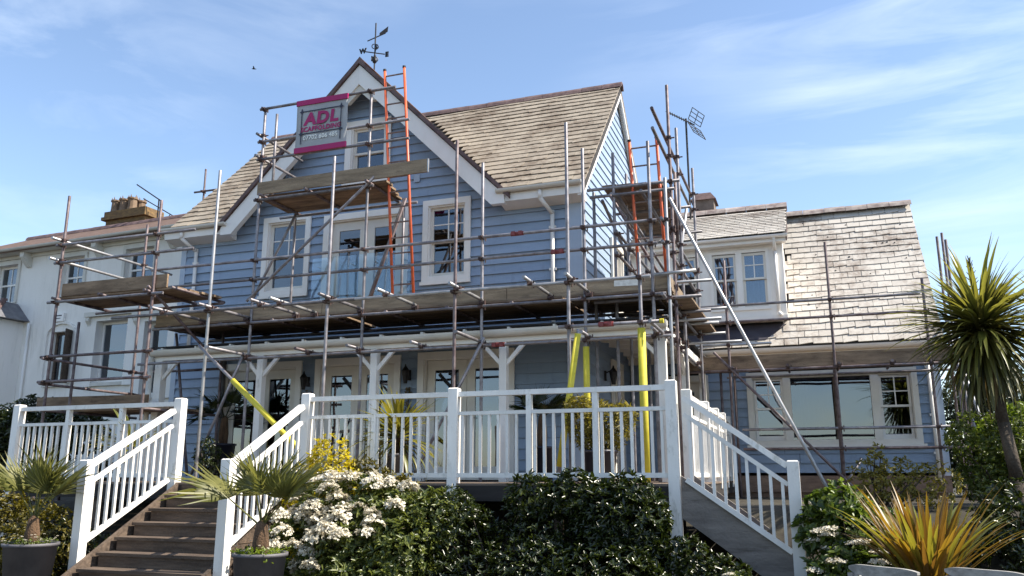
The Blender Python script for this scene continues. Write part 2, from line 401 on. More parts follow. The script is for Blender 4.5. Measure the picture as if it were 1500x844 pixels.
class Scaffold:
    def __init__(s, label, base, group='scaffolding round the blue house'):
        s.root = thing('scaffold', label, 'scaffold', base, 0, group); s.b = Vector(base); s.st = []
    def tube(s, name, p, q, mat='tube'):
        return put(name, TUBE[mat], s.root, line_mtx(Vector(p) - s.b, Vector(q) - s.b))
    def standard(s, x, y, z0, z1, mat='tube'):
        s.st.append((x, y, z0, z1)); box_ = MB().box(-0.075, 0.075, -0.075, 0.075, 0, 0.006)
        put('base_plate', BASEPLATE, s.root, Matrix.Translation(Vector((x, y, z0)) - s.b))
        return s.tube('standard', (x, y, z0 + 0.005), (x, y, z1), mat)
    def clamp(s, x, y, z, rz=0.0):
        put('coupler', COUPLER, s.root, Matrix.Translation(Vector((x, y, z)) - s.b) @ Matrix.Rotation(rz, 4, 'Z'))
    def ledger(s, x0, x1, y, z, mat='tube', name='ledger', off=-0.052, tilt=0.0):
        """tube along X, clamped to the front of every standard it passes"""
        s.tube(name, (x0, y + off, z), (x1, y + off, z + tilt), mat)
        for (sx, sy, z0, z1) in s.st:
            if abs(sy - y) < 0.03 and min(x0, x1) - .02 < sx < max(x0, x1) + .02 and z0 < z < z1 + .05: s.clamp(sx, sy - 0.026 * (1 if off < 0 else -1), z)
    def transom(s, x, y0, y1, z, mat='tube', name='transom', off=0.052):
        s.tube(name, (x + off, y0, z), (x + off, y1, z), mat)
        for (sx, sy, z0, z1) in s.st:
            if abs(sx - x) < 0.03 and min(y0, y1) - .02 < sy < max(y0, y1) + .02 and z0 < z < z1 + .05: s.clamp(sx + off / 2, sy, z, R(90))
    def board(s, name, p, q, w, h, mat='board'):
        m = MB().beam(Vector(p) - s.b, Vector(q) - s.b, w, h)
        return obj(name, m, mat, s.root)
BASEPLATE = MB().box(-0.075, 0.075, -0.075, 0.075, 0, 0.006).mesh('base_plate', 'clamp')

# ------------------------------------------------------------------ ground
def ground_z(x, y):
    t = min(max((y - 9.3) / 2.2, 0), 1); t = t * t * (3 - 2 * t)
    return 0.2 + 1.0 * t
gx = sorted(set([-900, -300, -120, -60, 60, 120, 300, 900] + [i * 1.5 for i in range(-26, 18)]))
gy = sorted(set([-300, -100, -40, 60, 120, 300, 1500] + [i * 0.75 for i in range(-14, 48)]))
GV = [(x, y, ground_z(x, y) + (0.02 * math.sin(x * 1.7) * math.cos(y * 2.1) if abs(x) < 40 and y < 9 else 0)) for y in gy for x in gx]
nx = len(gx)
GF = [(j * nx + i, j * nx + i + 1, (j + 1) * nx + i + 1, (j + 1) * nx + i) for j in range(len(gy) - 1) for i in range(nx - 1)]
put('ground', fast_mesh('ground', GV, GF, 'soil', True), kind='structure')

# ------------------------------------------------------------------ walls, boards, windows
def spans(a0, a1, holes):
    out = [(a0, a1)]
    for h0, h1 in holes:
        nxt = []
        for s0, s1 in out:
            if h1 <= s0 or h0 >= s1: nxt.append((s0, s1)); continue
            if h0 > s0 + .01: nxt.append((s0, h0))
            if h1 < s1 - .01: nxt.append((h1, s1))
        out = nxt
    return out

def clad(parent, Mx, ext, z0, z1, holes, pitch=0.178, core=True, mat='blue', name='siding_board', lap=.048, joint=3.4):
    """lap boards one by one over a wall core; ext(z)->(a0,a1); holes = (a0,a1,z0,z1); local y=0 is the wall face"""
    z = z0; cm = MB()
    while z < z1 - 0.02:
        zt = min(z + pitch, z1)
        a0, a1 = ext((z + zt) / 2)
        if a1 - a0 < 0.1: break
        hs = [(h[0], h[1]) for h in holes if h[2] < zt - 0.03 and h[3] > z + 0.03]
        pcs = []
        for s0, s1 in spans(a0, a1, hs):
            if core: cm.box(s0, s1, 0.0, 0.16, z, zt)
            if s1 - s0 > joint:
                c_ = s0 + (s1 - s0) * random.uniform(.3, .7); pcs += [(s0, c_), (c_ + .002, s1)]
            else: pcs.append((s0, s1))
        for s0, s1 in pcs:
            if s1 - s0 < 0.05: continue
            zb, zu = z - 0.006, zt - 0.004
            j = random.uniform(-0.002, 0.002)
            b = MB().hexa([(s0 + .003, -lap + j, zb), (s1 - .003, -lap + j * .3, zb + random.uniform(-.002, .002)), (s1 - .003, -0.001, zb), (s0 + .003, -0.001, zb),
                           (s0 + .003, -0.010 + j, zu), (s1 - .003, -0.010 + j, zu), (s1 - .003, -0.001, zu), (s0 + .003, -0.001, zu)])
            obj(name, b, mat, parent, mtx=Mx)
        z = zt
    if core: obj('wall', cm, 'wall_core', parent, mtx=Mx)

def curtain_mesh(x0, x1, z0, z1, y, folds=7, amp=0.03):
    n = folds * 6; V = []; F = []
    for i in range(n + 1):
        x = x0 + (x1 - x0) * i / n; yy = y + amp * math.sin(i / 6 * 2 * math.pi) + random.uniform(-.006, .006)
        V += [(x, yy, z0), (x, yy, z1)]
    for i in range(n): F.append((2 * i, 2 * i + 2, 2 * i + 3, 2 * i + 1))
    m = MB(); m.add(V, F); return m

def rect_frame(m, x0, x1, z0, z1, y0, y1, w, wb=None, wt=None):
    wb = w if wb is None else wb; wt = w if wt is None else wt
    m.box(x0, x1, y0, y1, z0, z0 + wb); m.box(x0, x1, y0, y1, z1 - wt, z1)
    m.box(x0, x0 + w, y0, y1, z0 + wb, z1 - wt); m.box(x1 - w, x1, y0, y1, z0 + wb, z1 - wt)

def pane_obj(parent, Mx, x0, x1, z0, z1, y, glass='glass'):
    m = MB().box(x0, x1, y, y + 0.006, z0, z1)
    return obj('pane', m, glass, parent, mtx=Mx)

def sash_window(parent, Mx, x0, x1, z0, z1, case=0.11, cols=2, rows=2, mat='white', glass='glass', curtains='sides', deep=0.0, label=None):
    """casing > sash frames, glazing bars, panes, sill, curtains; vertical sliding sash. Casing drawn in wall space"""
    m = MB(); rect_frame(m, x0, x1, z0, z1, -0.075, -0.0355, case)
    rect_frame(m, x0 + case - .005, x1 - case + .005, z0 + case - .005, z1 - case + .005, -0.0355, 0.13, 0.03)
    w = obj('window', m, mat, parent, mtx=Mx)
    if label: w['label'] = label
    I = Matrix.Identity(4)
    a0, a1, b0, b1 = x0 + case + .025, x1 - case - .025, z0 + case + .025, z1 - case - .025
    mid = (b0 + b1) / 2
    s = MB(); rect_frame(s, a0, a1, mid - .02, b1, 0.03, 0.065, 0.045, 0.04); obj('upper_sash', s, 'cream', w)
    s = MB(); rect_frame(s, a0, a1, b0, mid + .02, 0.07, 0.105, 0.045, 0.075, 0.04); obj('lower_sash', s, 'cream', w)
    pane_obj(w, I, a0 + .03, a1 - .03, mid, b1 - .03, 0.045, glass)
    pane_obj(w, I, a0 + .03, a1 - .03, b0 + .05, mid, 0.085, glass)
    for c in range(1, cols):
        x = a0 + (a1 - a0) * c / cols
        box('glazing_bar', 'white', w, x - .011, x + .011, 0.032, 0.062, mid + .02, b1 - .045)
    for r_ in range(1, rows):
        z = mid + (b1 - mid) * r_ / rows
        box('glazing_bar', 'white', w, a0 + .045, a1 - .045, 0.034, 0.060, z - .011, z + .011)
    for k in (-1, 1):
        xx = (a0 + a1) / 2 + k * (a1 - a0) * .22
        box('sash_catch', 'iron', w, xx - .012, xx + .012, 0.055, 0.0695, mid - .012, mid + .012)
    box('sill', mat, w, x0 - .02, x1 + .02, -0.11, -0.0755, z0 - .035, z0 + .025)
    if curtains == 'sides':
        obj('curtain', curtain_mesh(a0 - .05, a0 + (a1 - a0) * .42, b0 - .1, b1 + .1, 0.22, 5), 'curtain', w)
        obj('curtain', curtain_mesh(a1 - (a1 - a0) * .3, a1 + .05, b0 - .1, b1 + .1, 0.22, 4), 'curtain', w)
    elif curtains == 'net':
        obj('curtain', curtain_mesh(a0 - .05, a1 + .05, b0 - .1, b1 + .1, 0.2, 9, .02), 'curtain', w)
    elif curtains == 'blind':
        box('blind', 'blind', w, a0, a1, 0.125, 0.14, b1 - .10, b1)
    return w

def french_doors(parent, Mx, x0, x1, z0, z1, leaves=2, case=0.12, glass='glass_dark', mat='white', curtains=None, handle=True):
    m = MB(); m.box(x0, x1, -0.078, -0.0355, z1 - case, z1); m.box(x0, x0 + case, -0.078, -0.0355, z0, z1 - case); m.box(x1 - case, x1, -0.078, -0.0355, z0, z1 - case)
    m.box(x0 + case, x1 - case, -0.0355, 0.14, z1 - case - .02, z1 - case + .02)
    m.box(x0 + case - .02, x0 + case + .02, -0.0355, 0.14, z0, z1 - case - .02); m.box(x1 - case - .02, x1 - case + .02, -0.0355, 0.14, z0, z1 - case - .02)
    d = obj('door_frame', m, mat, parent, mtx=Mx)
    a0, a1 = x0 + case + .022, x1 - case - .022; wd = (a1 - a0) / leaves
    for k in range(leaves):
        s = MB(); rect_frame(s, a0 + k * wd + .004, a0 + (k + 1) * wd - .004, z0 + .02, z1 - case - .024, 0.03, 0.075, 0.15, 0.22, 0.17)
        obj('door_leaf', s, 'cream', d)
        pane_obj(d, Matrix.Identity(4), a0 + k * wd + .14, a0 + (k + 1) * wd - .14, z0 + .23, z1 - case - .18, 0.05, glass)
        if handle:
            xx = a0 + (k + 1) * wd - .075 if k % 2 == 0 else a0 + k * wd + .075
            h = MB().box(xx - .02, xx + .02, 0.015, 0.0295, z0 + .95, z0 + 1.17).tube((xx, 0.0, z0 + 1.06), (xx + .1 * (-1 if k % 2 == 0 else 1), 0.0, z0 + 1.06), .009, n=6)
            obj('handle', h, 'band', d)
    if curtains:
        for k in range(leaves):
            obj('curtain', curtain_mesh(a0 + k * wd + .1, a0 + k * wd + wd * .45, z0, z1 - case, 0.2, 4), 'curtain', d)
    return d

# ------------------------------------------------------------------ the blue house
FY = 13.4
XL, XR = -11.95, -3.5
GXC, GZ = -7.75, 9.45           # front gable ridge
EZ, EY = 6.45, 13.1             # eaves line
RY, RZ = 16.4, 9.75             # main ridge
BY = 19.4
house = thing('blue_house', 'blue clapboard house with steep front gable and lichened slate roof', 'house', (-7.7, FY, 0))
HM = Matrix.Translation((7.7, -FY, 0))                 # world -> house local
FM = HM @ Matrix.Translation((0, FY, 0))               # front wall frame: (x, depth, z)
SM = HM @ Matrix.Translation((XR, 0, 0)) @ Matrix.Rotation(R(90), 4, 'Z')   # side wall frame: (worldY, depth, z)
DZ = 1.51                                              # deck level

front_holes = [(-6.49, -5.54, 4.98, 6.55), (-9.97, -8.89, 4.97, 6.58), (-8.59, -6.79, 4.62, 6.49), (-8.2, -7.21, 7.05, 8.36),
               (-10.74, -8.91, DZ, 3.70), (-8.62, -6.86, DZ, 3.71), (-6.52, -4.71, DZ, 3.73)]
pad = 0.09
fh = [(a + pad, b - pad, c + (pad if c > DZ else -.1), d - pad) for a, b, c, d in front_holes]
def ext_front(z):
    if z < 6.32: return (XL + .12, XR - .28)
    h = (9.28 - z); return (max(XL + .12, GXC - h), min(XR - .28, GXC + h))
clad(house, FM, ext_front, DZ - .18, 9.2, fh)
side_holes = [(15.45, 16.5, 4.72, 6.15), (15.2, 16.15, DZ, 3.72)]
sh = [(a + pad, b - pad, c + (pad if c > DZ else -.1), d - pad) for a, b, c, d in side_holes]
def ext_side(z):
    if z < 6.32: return (FY + .02, BY)
    h = (9.62 - z); return (max(FY + .02, RY - h), min(BY, RY + h))
clad(house, SM, ext_side, DZ - .18, 9.55, sh, lap=.030, joint=5)
# corner boards, base and rear/left walls
for nm, x0, x1 in (('corner_board', XL, XL + .12), ('corner_board', XR - .28, XR + .012)):
    obj(nm, MB().box(x0, x1, -0.045, 0.015, DZ - .3, 6.32), 'blue_trim', house, mtx=FM)
obj('corner_board', MB().box(FY - .03, FY + .02, -.036, -.001, DZ - .3, 6.4), 'white', house, mtx=SM)
w = MB(); w.box(XL, XL + .16, FY + .17, BY, 0.9, 6.4).box(XL + .17, XR - .17, BY, BY + .16, .9, 6.4)
w.box(XL + .17, XR - .17, FY + .2, BY - .01, 4.25, 4.40).box(XL + .17, XR - .17, FY + .2, BY - .01, 6.62, 6.70).box(XL + .17, XR - .17, FY + .2, BY - .01, 1.2, 1.45)
w.box(XL + .17, XR - .17, 15.35, 15.45, 1.46, 9.0 - .9)
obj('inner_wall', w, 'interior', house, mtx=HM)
obj('foundation', MB().box(XL + .02, XR - .02, FY + .02, BY, 0.6, DZ - .2), 'plinth', house, mtx=HM)

# windows and doors of the front
sash_window(house, FM, *front_holes[0])
sash_window(house, FM, *front_holes[1], curtains='net')
sash_window(house, FM, *front_holes[3], case=.13, curtains='blind')
fd = french_doors(house, FM, *front_holes[2], curtains=True, glass='glass', handle=False)
g = MB().box(-8.72, -6.66, -0.19, -0.178, 4.50, 5.62)
gb = obj('balcony_glass', g, 'glass_bal', house, mtx=FM)
for x in (-8.6, -7.9, -7.4, -6.8):
    for z in (4.62, 5.45): obj('stand_off', MB().tube((x, -0.176, z), (x, -0.04, z), .018, n=8), 'band', gb)
french_doors(house, FM, *front_holes[4])
french_doors(house, FM, *front_holes[5], curtains=True)
french_doors(house, FM, *front_holes[6], curtains=True)
sash_window(house, SM, *side_holes[0], mat='cream', curtains='blind')
dd = french_doors(house, SM, *side_holes[1], leaves=1, mat='cream')
# house name-plate sized vent over the balcony door
box('vent_grille', 'blue_trim', house, 1.0, 1.0 + .12, -.06, -.035, 6.95, 7.10)

# bargeboards and eaves boxes of the front gable
def rake(parent, xs, zt, dx, dz, y0, y1, wv, mat, name='bargeboard', cut=None):
    p = [(xs, zt), (xs + dx, zt - dz), (xs + dx, zt - dz - wv), (xs, zt - wv)]
    if cut is not None:
        sg = 1 if dx > 0 else -1
        p = [(xs, zt), (xs + dx, zt - dz), (xs + dx, cut), (xs + sg * (zt - wv - cut), cut), (xs, zt - wv)]
    return obj(name, MB().prism(p, 'y', y0, y1), mat, parent, mtx=HM)
for sgn in (-1, 1):
    L_ = 2.98
    rake(house, GXC, GZ - .10, sgn * L_, L_, 12.985, 13.10, .40, 'white', cut=6.22)
    # soffit board and verge slates
    rake(house, GXC, GZ - .11, sgn * L_, L_, 13.101, FY - .04, .05, 'white', 'soffit_board')
    rake(house, GXC, GZ + .02, sgn * (L_ + .1), L_ + .1, 12.94, 13.45, .10, 'ridge', 'verge')
    # gable roof plane behind the verge
    p = [(GXC, GZ), (GXC + sgn * 3.0, GZ - 3.0), (GXC + sgn * 3.0, GZ - 3.08), (GXC, GZ - .08)]
    obj('gable_roof', MB().prism(p, 'y', 13.45, 16.3), 'slate_main', house, mtx=HM)
# pierced apex piece
obj('apex_board', MB().prism([(GXC, GZ - .50), (GXC + .36, GZ - .86), (GXC + .24, GZ - .86), (GXC, GZ - .64), (GXC - .24, GZ - .86), (GXC - .36, GZ - .86)], 'y', 13.02, 13.11), 'stone', house, mtx=HM)
for x0, x1 in ((-4.88, XR + .1), (-12.12, -10.62)):
    obj('eaves_box', MB().prism([(13.02, 6.47), (13.02, 6.26), (FY - .04, 6.20), (FY - .04, 6.50)], 'x', x0, x1), 'white', house, mtx=HM)
    g = MB()
    n = 8
    pr = [(12.955 + .062 * math.cos(t), 6.46 + .062 * math.sin(t)) for t in [math.pi + math.pi * i / n for i in range(n + 1)]]
    g.prism(pr, 'x', x0 - .03, x1 + .03)
    obj('gutter', g, 'gutter', house, mtx=HM, smooth=False)
def downpipe(parent, x, y, z0, z1, Mx, top=True, mat='white'):
    m = MB()
    if top: m.tube((x - .12, y - .33, z1 + .28), (x - .12, y - .33, z1 + .14), .036, n=10).tube((x - .12, y - .33, z1 + .15), (x, y, z1 - .06), .036, n=10)
    m.tube((x, y, z0), (x, y, z1), .036, n=10)
    o = obj('downpipe', m, mat, parent, mtx=Mx, smooth=True)
    for z in (z0 + .5, (z0 + z1) / 2, z1 - .3):
        box('pipe_bracket', mat, o, x - .06, x + .06, y - .02, y + .045, z - .02, z + .02)
    return o
downpipe(house, -4.0, FY - .08, 4.0, 6.1, HM)
downpipe(house, -11.55, FY - .08, 4.0, 6.1, HM)

# main roof: slab, slates one by one, ridge tiles, verges
def roof_slab(parent, x0, x1, y0, z0, y1, z1, th, mat, Mx, name='roof'):
    d = Vector((0, y1 - y0, z1 - z0)).normalized(); n = Vector((0, -d.z, d.y)) * th
    a, b = Vector((0, y0, z0)), Vector((0, y1, z1))
    p = [(a.y, a.z), (b.y, b.z), (b.y - n.y, b.z - n.z), (a.y - n.y, a.z - n.z)]
    return obj(name, MB().prism(p, 'x', x0, x1), mat, parent, mtx=Mx)
roof = roof_slab(house, -12.12, XR + .14, 13.46, EZ + .36, RY, RZ, .10, 'underlay', HM)
for x0, x1 in ((-12.12, -10.72), (-4.78, XR + .14)):
    roof_slab(house, x0, x1, EY - .06, EZ - .06, 13.46, EZ + .36, .10, 'underlay', HM, 'eaves_roof')
roof_slab(house, -12.12, XR + .14, 19.75, 6.40, RY, RZ, -.10, 'slate_main', HM, 'rear_roof')

def slate_variants(w, l, mat, n=6, th=.014):
    out = []
    for k in range(n):
        j = [random.uniform(-.006, .006) for _ in range(6)]
        c = random.choice([0, 0, .02, .03])
        v = [(-w / 2 + j[0], 0 + j[1], 0.026), (w / 2 + j[2], 0 + j[3] + c, 0.026), (w / 2, l, -.004), (-w / 2, l, -.004)]
        v += [(a, b, z + th) for a, b, z in v]
        out.append(MB().hexa(v).mesh('slate', mat))
    return out

def slate_roof(parent, Mx, x0, x1, y0, z0, y1, z1, w, gauge, mat, keep, limit, prio=None, lift=.004, missing=0.0, gap=.008):
    """slates laid in courses on a slope; keep(x,y,z)->bool; the first `limit` become parts, the rest one joined part"""
    d = Vector((0, y1 - y0, z1 - z0)); Ls = d.length; d.normalize(); n = Vector((0, -d.z, d.y))
    base = Matrix(((1, 0, 0, 0), (0, d.y, n.y, 0), (0, d.z, n.z, 0), (0, 0, 0, 1)))
    var = slate_variants(w - gap, gauge * 1.75, mat)
    cand = []
    rows = int(Ls / gauge)
    for r_ in range(rows):
        sft = (r_ % 2) * .5 * w + random.uniform(-.02, .02)
        x = x0 - sft + w / 2
        while x < x1 + w / 2:
            c = Vector((x, y0, z0)) + d * (r_ * gauge + random.uniform(-.006, .006)) + n * (lift + random.uniform(0, .005) + .012 * math.sin(x * .9) * math.sin(r_ * .35))
            m = c + d * gauge * .5
            if keep(x, m.y, m.z) and random.random() >= missing:
                cand.append((c, r_))
            x += w
    cand.sort(key=(lambda t: prio(t[0])) if prio else (lambda t: 0))
    rest = MB()
    for i, (c, r_) in enumerate(cand):
        # trim slates at the ends of a course
        xa, xb = max(c.x - w / 2, x0), min(c.x + w / 2, x1)
        sx = (xb - xa) / w
        if sx < .12: continue
        mt = Matrix.Translation(((xa + xb) / 2, c.y, c.z)) @ base @ Matrix.Rotation(random.uniform(-.012, .012), 4, 'Z') @ Matrix.Diagonal((sx, 1, 1, 1))
        me = random.choice(var)
        if i < limit: put('slate', me, parent, Mx @ mt)
        else: rest.add([mt @ v.co for v in me.vertices], [tuple(p.vertices) for p in me.polygons])
    if rest.v: obj('slate_courses', rest, mat, parent, mtx=Mx, kind='stuff')
    return len(cand)
def keep_main(x, y, z):
    return abs(x - GXC) > (GZ - z) + .02 and z < RZ - .08 or (z > GZ + .03 and z < RZ - .08)
slate_roof(roof, Matrix.Identity(4), -12.12, XR + .14, EY - .06, EZ - .06, RY, RZ, .27, .205, 'slate_main', keep_main, 298, prio=lambda c: 0 if c.x > GXC else 1, gap=.003)
def ridge_tiles(parent, Mx, x0, x1, y, z, n, mat='ridge', rr=.11):
    st = (x1 - x0) / n
    pr = [(rr * 1.25, -.085), (rr * .9, .0), (rr * .45, .055), (-rr * .45, .055), (-rr * .9, .0), (-rr * 1.25, -.085), (-rr * .9, -.075), (-rr * .4, .02), (rr * .4, .02), (rr * .9, -.075)]
    me = MB().prism([(a, b) for a, b in pr], 'x', -st / 2 + .006, st / 2 - .002).mesh('ridge_tile', mat)
    for i in range(n):
        put('ridge_tile', me, parent, Mx @ Matrix.Translation((x0 + (i + .5) * st, y, z + .05 + random.uniform(-.006, .006))) @ Matrix.Rotation(random.uniform(-.008, .008), 4, 'Y'))
ridge_tiles(roof, Matrix.Identity(4), -12.15, XR + .18, RY, RZ - .02, 20)
# side verge boards of the right-hand gable
for sgn in (-1, 1):
    yb = RY + sgn * 3.36
    p = [(RY, RZ - .05), (yb, RZ - 3.36 - .05), (yb, RZ - 3.36 - .22), (RY, RZ - .25)]
    obj('bargeboard', MB().prism(p, 'x', XR + .10, XR + .135), 'white', house, mtx=HM)
    p = [(RY, RZ - .12), (yb, RZ - 3.48), (yb, RZ - 3.52), (RY, RZ - .16)]
    obj('soffit_board', MB().prism(p, 'x', XR + .03, XR + .099), 'white', house, mtx=HM)
# front gable ridge capping
c = MB()
c.prism([(GXC - .13, GZ - .07), (GXC, GZ + .07), (GXC + .13, GZ - .07), (GXC + .09, GZ - .08), (GXC, GZ + .01), (GXC - .09, GZ - .08)], 'y', 12.97, 16.2)
obj('ridge_capping', c, 'ridge', house, mtx=HM)

# wall lanterns between the doors
def wall_lantern(x, z, label, M4=None):
    t = thing('wall_lantern', label, 'lantern', (x, FY - .035, z) if M4 is None else M4, 0 if M4 is None else R(90), 'wall lanterns beside the doors')
    obj('bracket', MB().box(-.03, .03, -.03, 0, -.09, .09).tube((0, -.02, .05), (0, -.16, .11), .011, n=6), 'iron', t)
    m = MB(); m.lathe((0, -.16, -.16), [(.035, 0), (.075, .2), (.08, .22), (.02, .30), (.01, .34)], 6)
    obj('lamp_body', m, 'iron', t)
wall_lantern(-8.77, 3.30, 'black iron wall lantern between the left and middle french doors')
wall_lantern(-6.69, 3.34, 'black iron wall lantern between the middle and right french doors')
wall_lantern(0, 0, 'black iron wall lantern on the shaded side wall beside the cream door', (XR + .035, 14.7, 3.35))

# weather vane on the gable ridge
vx, vy, vz = GXC, 13.55, GZ + .08
vane = thing('weather_vane', 'black iron weather vane with letters on the gable ridge', 'weather vane', (vx, vy, vz))
obj('spindle', MB().tube((0, 0, -.1), (0, 0, 1.02), .015, n=8), 'iron', vane)
obj('ball', MB().lathe((0, 0, .19), [(.005, -.055), (.035, -.045), (.055, 0), (.035, .045), (.005, .055)], 12), 'iron', vane, smooth=True)
for k in range(4):
    a = k * math.pi / 2 + R(35)
    for zc, sg in ((.27, -1), (.45, 1)):
        pts = [Vector((math.cos(a) * (.02 + .045 * math.sin(t)), math.sin(a) * (.02 + .045 * math.sin(t)), zc + sg * .05 * (1 - math.cos(t)))) for t in [i * math.pi / 5 for i in range(6)]]
        obj('scroll', MB().path(pts, .010, 5), 'iron', vane)
import_letters = 'NESW'
def text_mesh(body, size, mat, extrude=.003, offset=0.0, shear=0.0, spacing=1.0):
    cu = bpy.data.curves.new('lettering', 'FONT'); cu.body = body; cu.size = size; cu.extrude = extrude; cu.offset = offset
    cu.shear = shear; cu.align_x = 'CENTER'; cu.align_y = 'CENTER'; cu.space_character = spacing; cu.resolution_u = 3
    o = bpy.data.objects.new('lettering_tmp', cu); COL.objects.link(o)
    dg = bpy.context.evaluated_depsgraph_get()
    me = bpy.data.meshes.new_from_object(o.evaluated_get(dg))
    bpy.data.objects.remove(o); me.materials.clear(); me.materials.append(M[mat]); return me
for k, ch in enumerate('ENWS'):
    a = k * math.pi / 2 + R(35)
    e = Vector((math.cos(a), math.sin(a), 0))
    arm = obj('arm', MB().tube(Vector((0, 0, .36)), e * .2 + Vector((0, 0, .36)), .012, n=6), 'iron', vane)
    put('letter', text_mesh(ch, .14, 'iron', .008, .008), arm, Matrix.Translation(e * .24 + Vector((0, 0, .36))) @ Matrix.Rotation(R(90), 4, 'X'))
ar = MB(); a = R(20); e = Vector((math.cos(a), math.sin(a), 0))
ar.tube(e * -.16 + Vector((0, 0, .62)), e * .2 + Vector((0, 0, .80)), .012, n=6)
p0 = e * .08 + Vector((0, 0, .76))
ar.hexa([p0 + Vector((0, -.004, -.03)), e * .24 + Vector((0, -.004, .83)), e * .24 + Vector((0, .004, .83)), p0 + Vector((0, .004, -.03)),
         p0 + Vector((0, -.004, .04)), e * .25 + Vector((0, -.004, .95)), e * .25 + Vector((0, .004, .95)), p0 + Vector((0, .004, .04))])
obj('arrow', ar, 'iron', vane)

# ------------------------------------------------------------------ the lower wing with its dormer
WY, WXL, WXR = 17.0, -3.44, 2.22
wing = thing('house_extension', 'lower blue clapboard extension with pale slate roof and white dormer', 'house extension', (0, WY, 0))
WM = Matrix.Translation((0, -WY, 0)); WF = Matrix.Identity(4)
wh = [(-1.17 + .05, 1.86 - .05, 2.14 + .05, 3.56 - .05), (-2.75, -1.95, DZ, 3.5)]
clad(wing, WF, lambda z: (WXL, WXR - .1), 1.66, 3.98, wh, pitch=.176)
obj('corner_board', MB().box(WXR - .1, WXR + .03, -.036, .02, 1.55, 3.98), 'blue_trim', wing)
obj('side_wall', MB().prism([(0, 1.4), (5.2, 1.4), (5.2, 3.98), (2.35, 7.1), (0, 4.0)], 'x', WXR - .12, WXR), 'blue', wing)
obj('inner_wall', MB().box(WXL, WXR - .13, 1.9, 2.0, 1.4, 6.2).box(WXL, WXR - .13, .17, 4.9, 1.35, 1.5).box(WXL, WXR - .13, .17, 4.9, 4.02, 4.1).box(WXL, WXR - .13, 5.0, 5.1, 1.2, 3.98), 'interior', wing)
for i in range(3):
    box('sleeper', 'plinth', wing, -3.3 + i * 1.85, -3.3 + i * 1.85 + 1.84, -.10, -.038, 1.30, 1.60)
obj('foundation', MB().box(WXL, WXR - .05, -.03, 5.0, .7, 1.5), 'plinth', wing)
# wide mullioned window
m = MB(); rect_frame(m, -1.17, 1.86, 2.14, 3.56, -.075, -.037, .10); rect_frame(m, -1.08, 1.77, 2.23, 3.47, -.037, .12, .03)
for x0, x1 in ((-.50, -.36), (1.06, 1.20)): m.box(x0, x1, -.05, .11, 2.26, 3.44)
ww = obj('window', m, 'cream', wing)
box('sill', 'white', ww, -1.22, 1.91, -.11, -.076, 2.09, 2.165)
for x0, x1 in ((-1.05, -.50), (1.20, 1.74)):
    mid = 2.86
    s = MB(); rect_frame(s, x0 + .005, x1 - .005, mid - .02, 3.435, .02, .055, .045, .04); obj('upper_sash', s, 'white', ww)
    s = MB(); rect_frame(s, x0 + .005, x1 - .005, 2.265, mid + .02, .06, .095, .045, .08, .04); obj('lower_sash', s, 'white', ww)
    pane_obj(ww, Matrix.Identity(4), x0 + .04, x1 - .04, mid, 3.41, .035, 'glass_dark'); pane_obj(ww, Matrix.Identity(4), x0 + .04, x1 - .04, 2.32, mid, .075, 'glass_dark')
    xm = (x0 + x1) / 2
    box('glazing_bar', 'white', ww, xm - .011, xm + .011, .022, .052, mid + .02, 3.39)
    box('glazing_bar', 'white', ww, x0 + .05, x1 - .05, .024, .050, 3.12, 3.142)
pane_obj(ww, Matrix.Identity(4), -.36, .40, 2.265, 3.435, .05, 'glass_dark'); pane_obj(ww, Matrix.Identity(4), .50, 1.06, 2.265, 3.435, .05, 'glass_dark')
box('mullion', 'step', ww, .405, .495, .02, .09, 2.262, 3.438)
obj('curtain', curtain_mesh(-.35, -.05, 2.2, 3.45, .3, 4), 'curtain', ww)
obj('curtain', curtain_mesh(.1, .38, 2.2, 2.9, .34, 3), 'curtain', ww)
french_doors(wing, WF, -2.80, -1.90, DZ, 3.55, leaves=1, glass='glass_dark', mat='cream')
# roof of the wing
EYW, EZW, RYW, RZW = -.30, 4.05, 2.35, 7.34
wroof = roof_slab(wing, WXL, WXR + .12, EYW - .03, EZW - .04, RYW, RZW, .09, 'underlay', WF)
roof_slab(wing, WXL, WXR + .12, 5.1, EZW - .04, RYW, RZW, -.09, 'slate_pale', WF, 'rear_roof')
DX0, DX1 = -3.40, -.32
DFY, DZ0, DZ1 = -.15, 4.57, 6.22      # dormer front, bottom, eaves
def keep_wing(x, y, z):
    ramp = DZ1 + .05 + (y - (DFY - .2)) * .525
    return not (DX0 - .1 < x < DX1 + .02 and y > DFY + .12) and z < RZW - .08
slate_roof(wroof, Matrix.Identity(4), WXL + .4, WXR + .12, EYW - .03, EZW - .04, RYW, RZW, .262, .192, 'slate_pale', keep_wing, 255, prio=lambda c: -c.x)
ridge_tiles(wroof, Matrix.Identity(4), DX1 + .0, WXR + .14, RYW, RZW + .03, 6, 'ridge_pale', .15)
dk = MB()
for _ in range(26):      # slipped slivers and moss plugs standing in the joints
    x = random.uniform(-.1, 2.1); t = random.uniform(.08, .95)
    y = EYW + (RYW - EYW) * t; z = EZW + (RZW - EZW) * t
    s_ = random.uniform(.016, .036)
    dk.tube((x, y - .012, z + .012), (x + random.uniform(-.01, .01), y - .035, z + .03), s_, s_ * .5, 6)
obj('moss_plugs', dk, 'iron', wing, kind='stuff')
box('fascia', 'cream', wing, WXL, WXR + .1, -.30, -.27, 3.78, 4.0)
box('soffit', 'cream', wing, WXL, WXR + .1, -.269, -.04, 3.90, 3.93)
pr = [(-.37 + .07 * math.cos(t), 3.985 + .09 * math.sin(t)) for t in [math.pi + math.pi * i / 8 for i in range(9)]]
obj('gutter', MB().prism(pr, 'x', WXL, WXR + .14), 'gutter', wing)
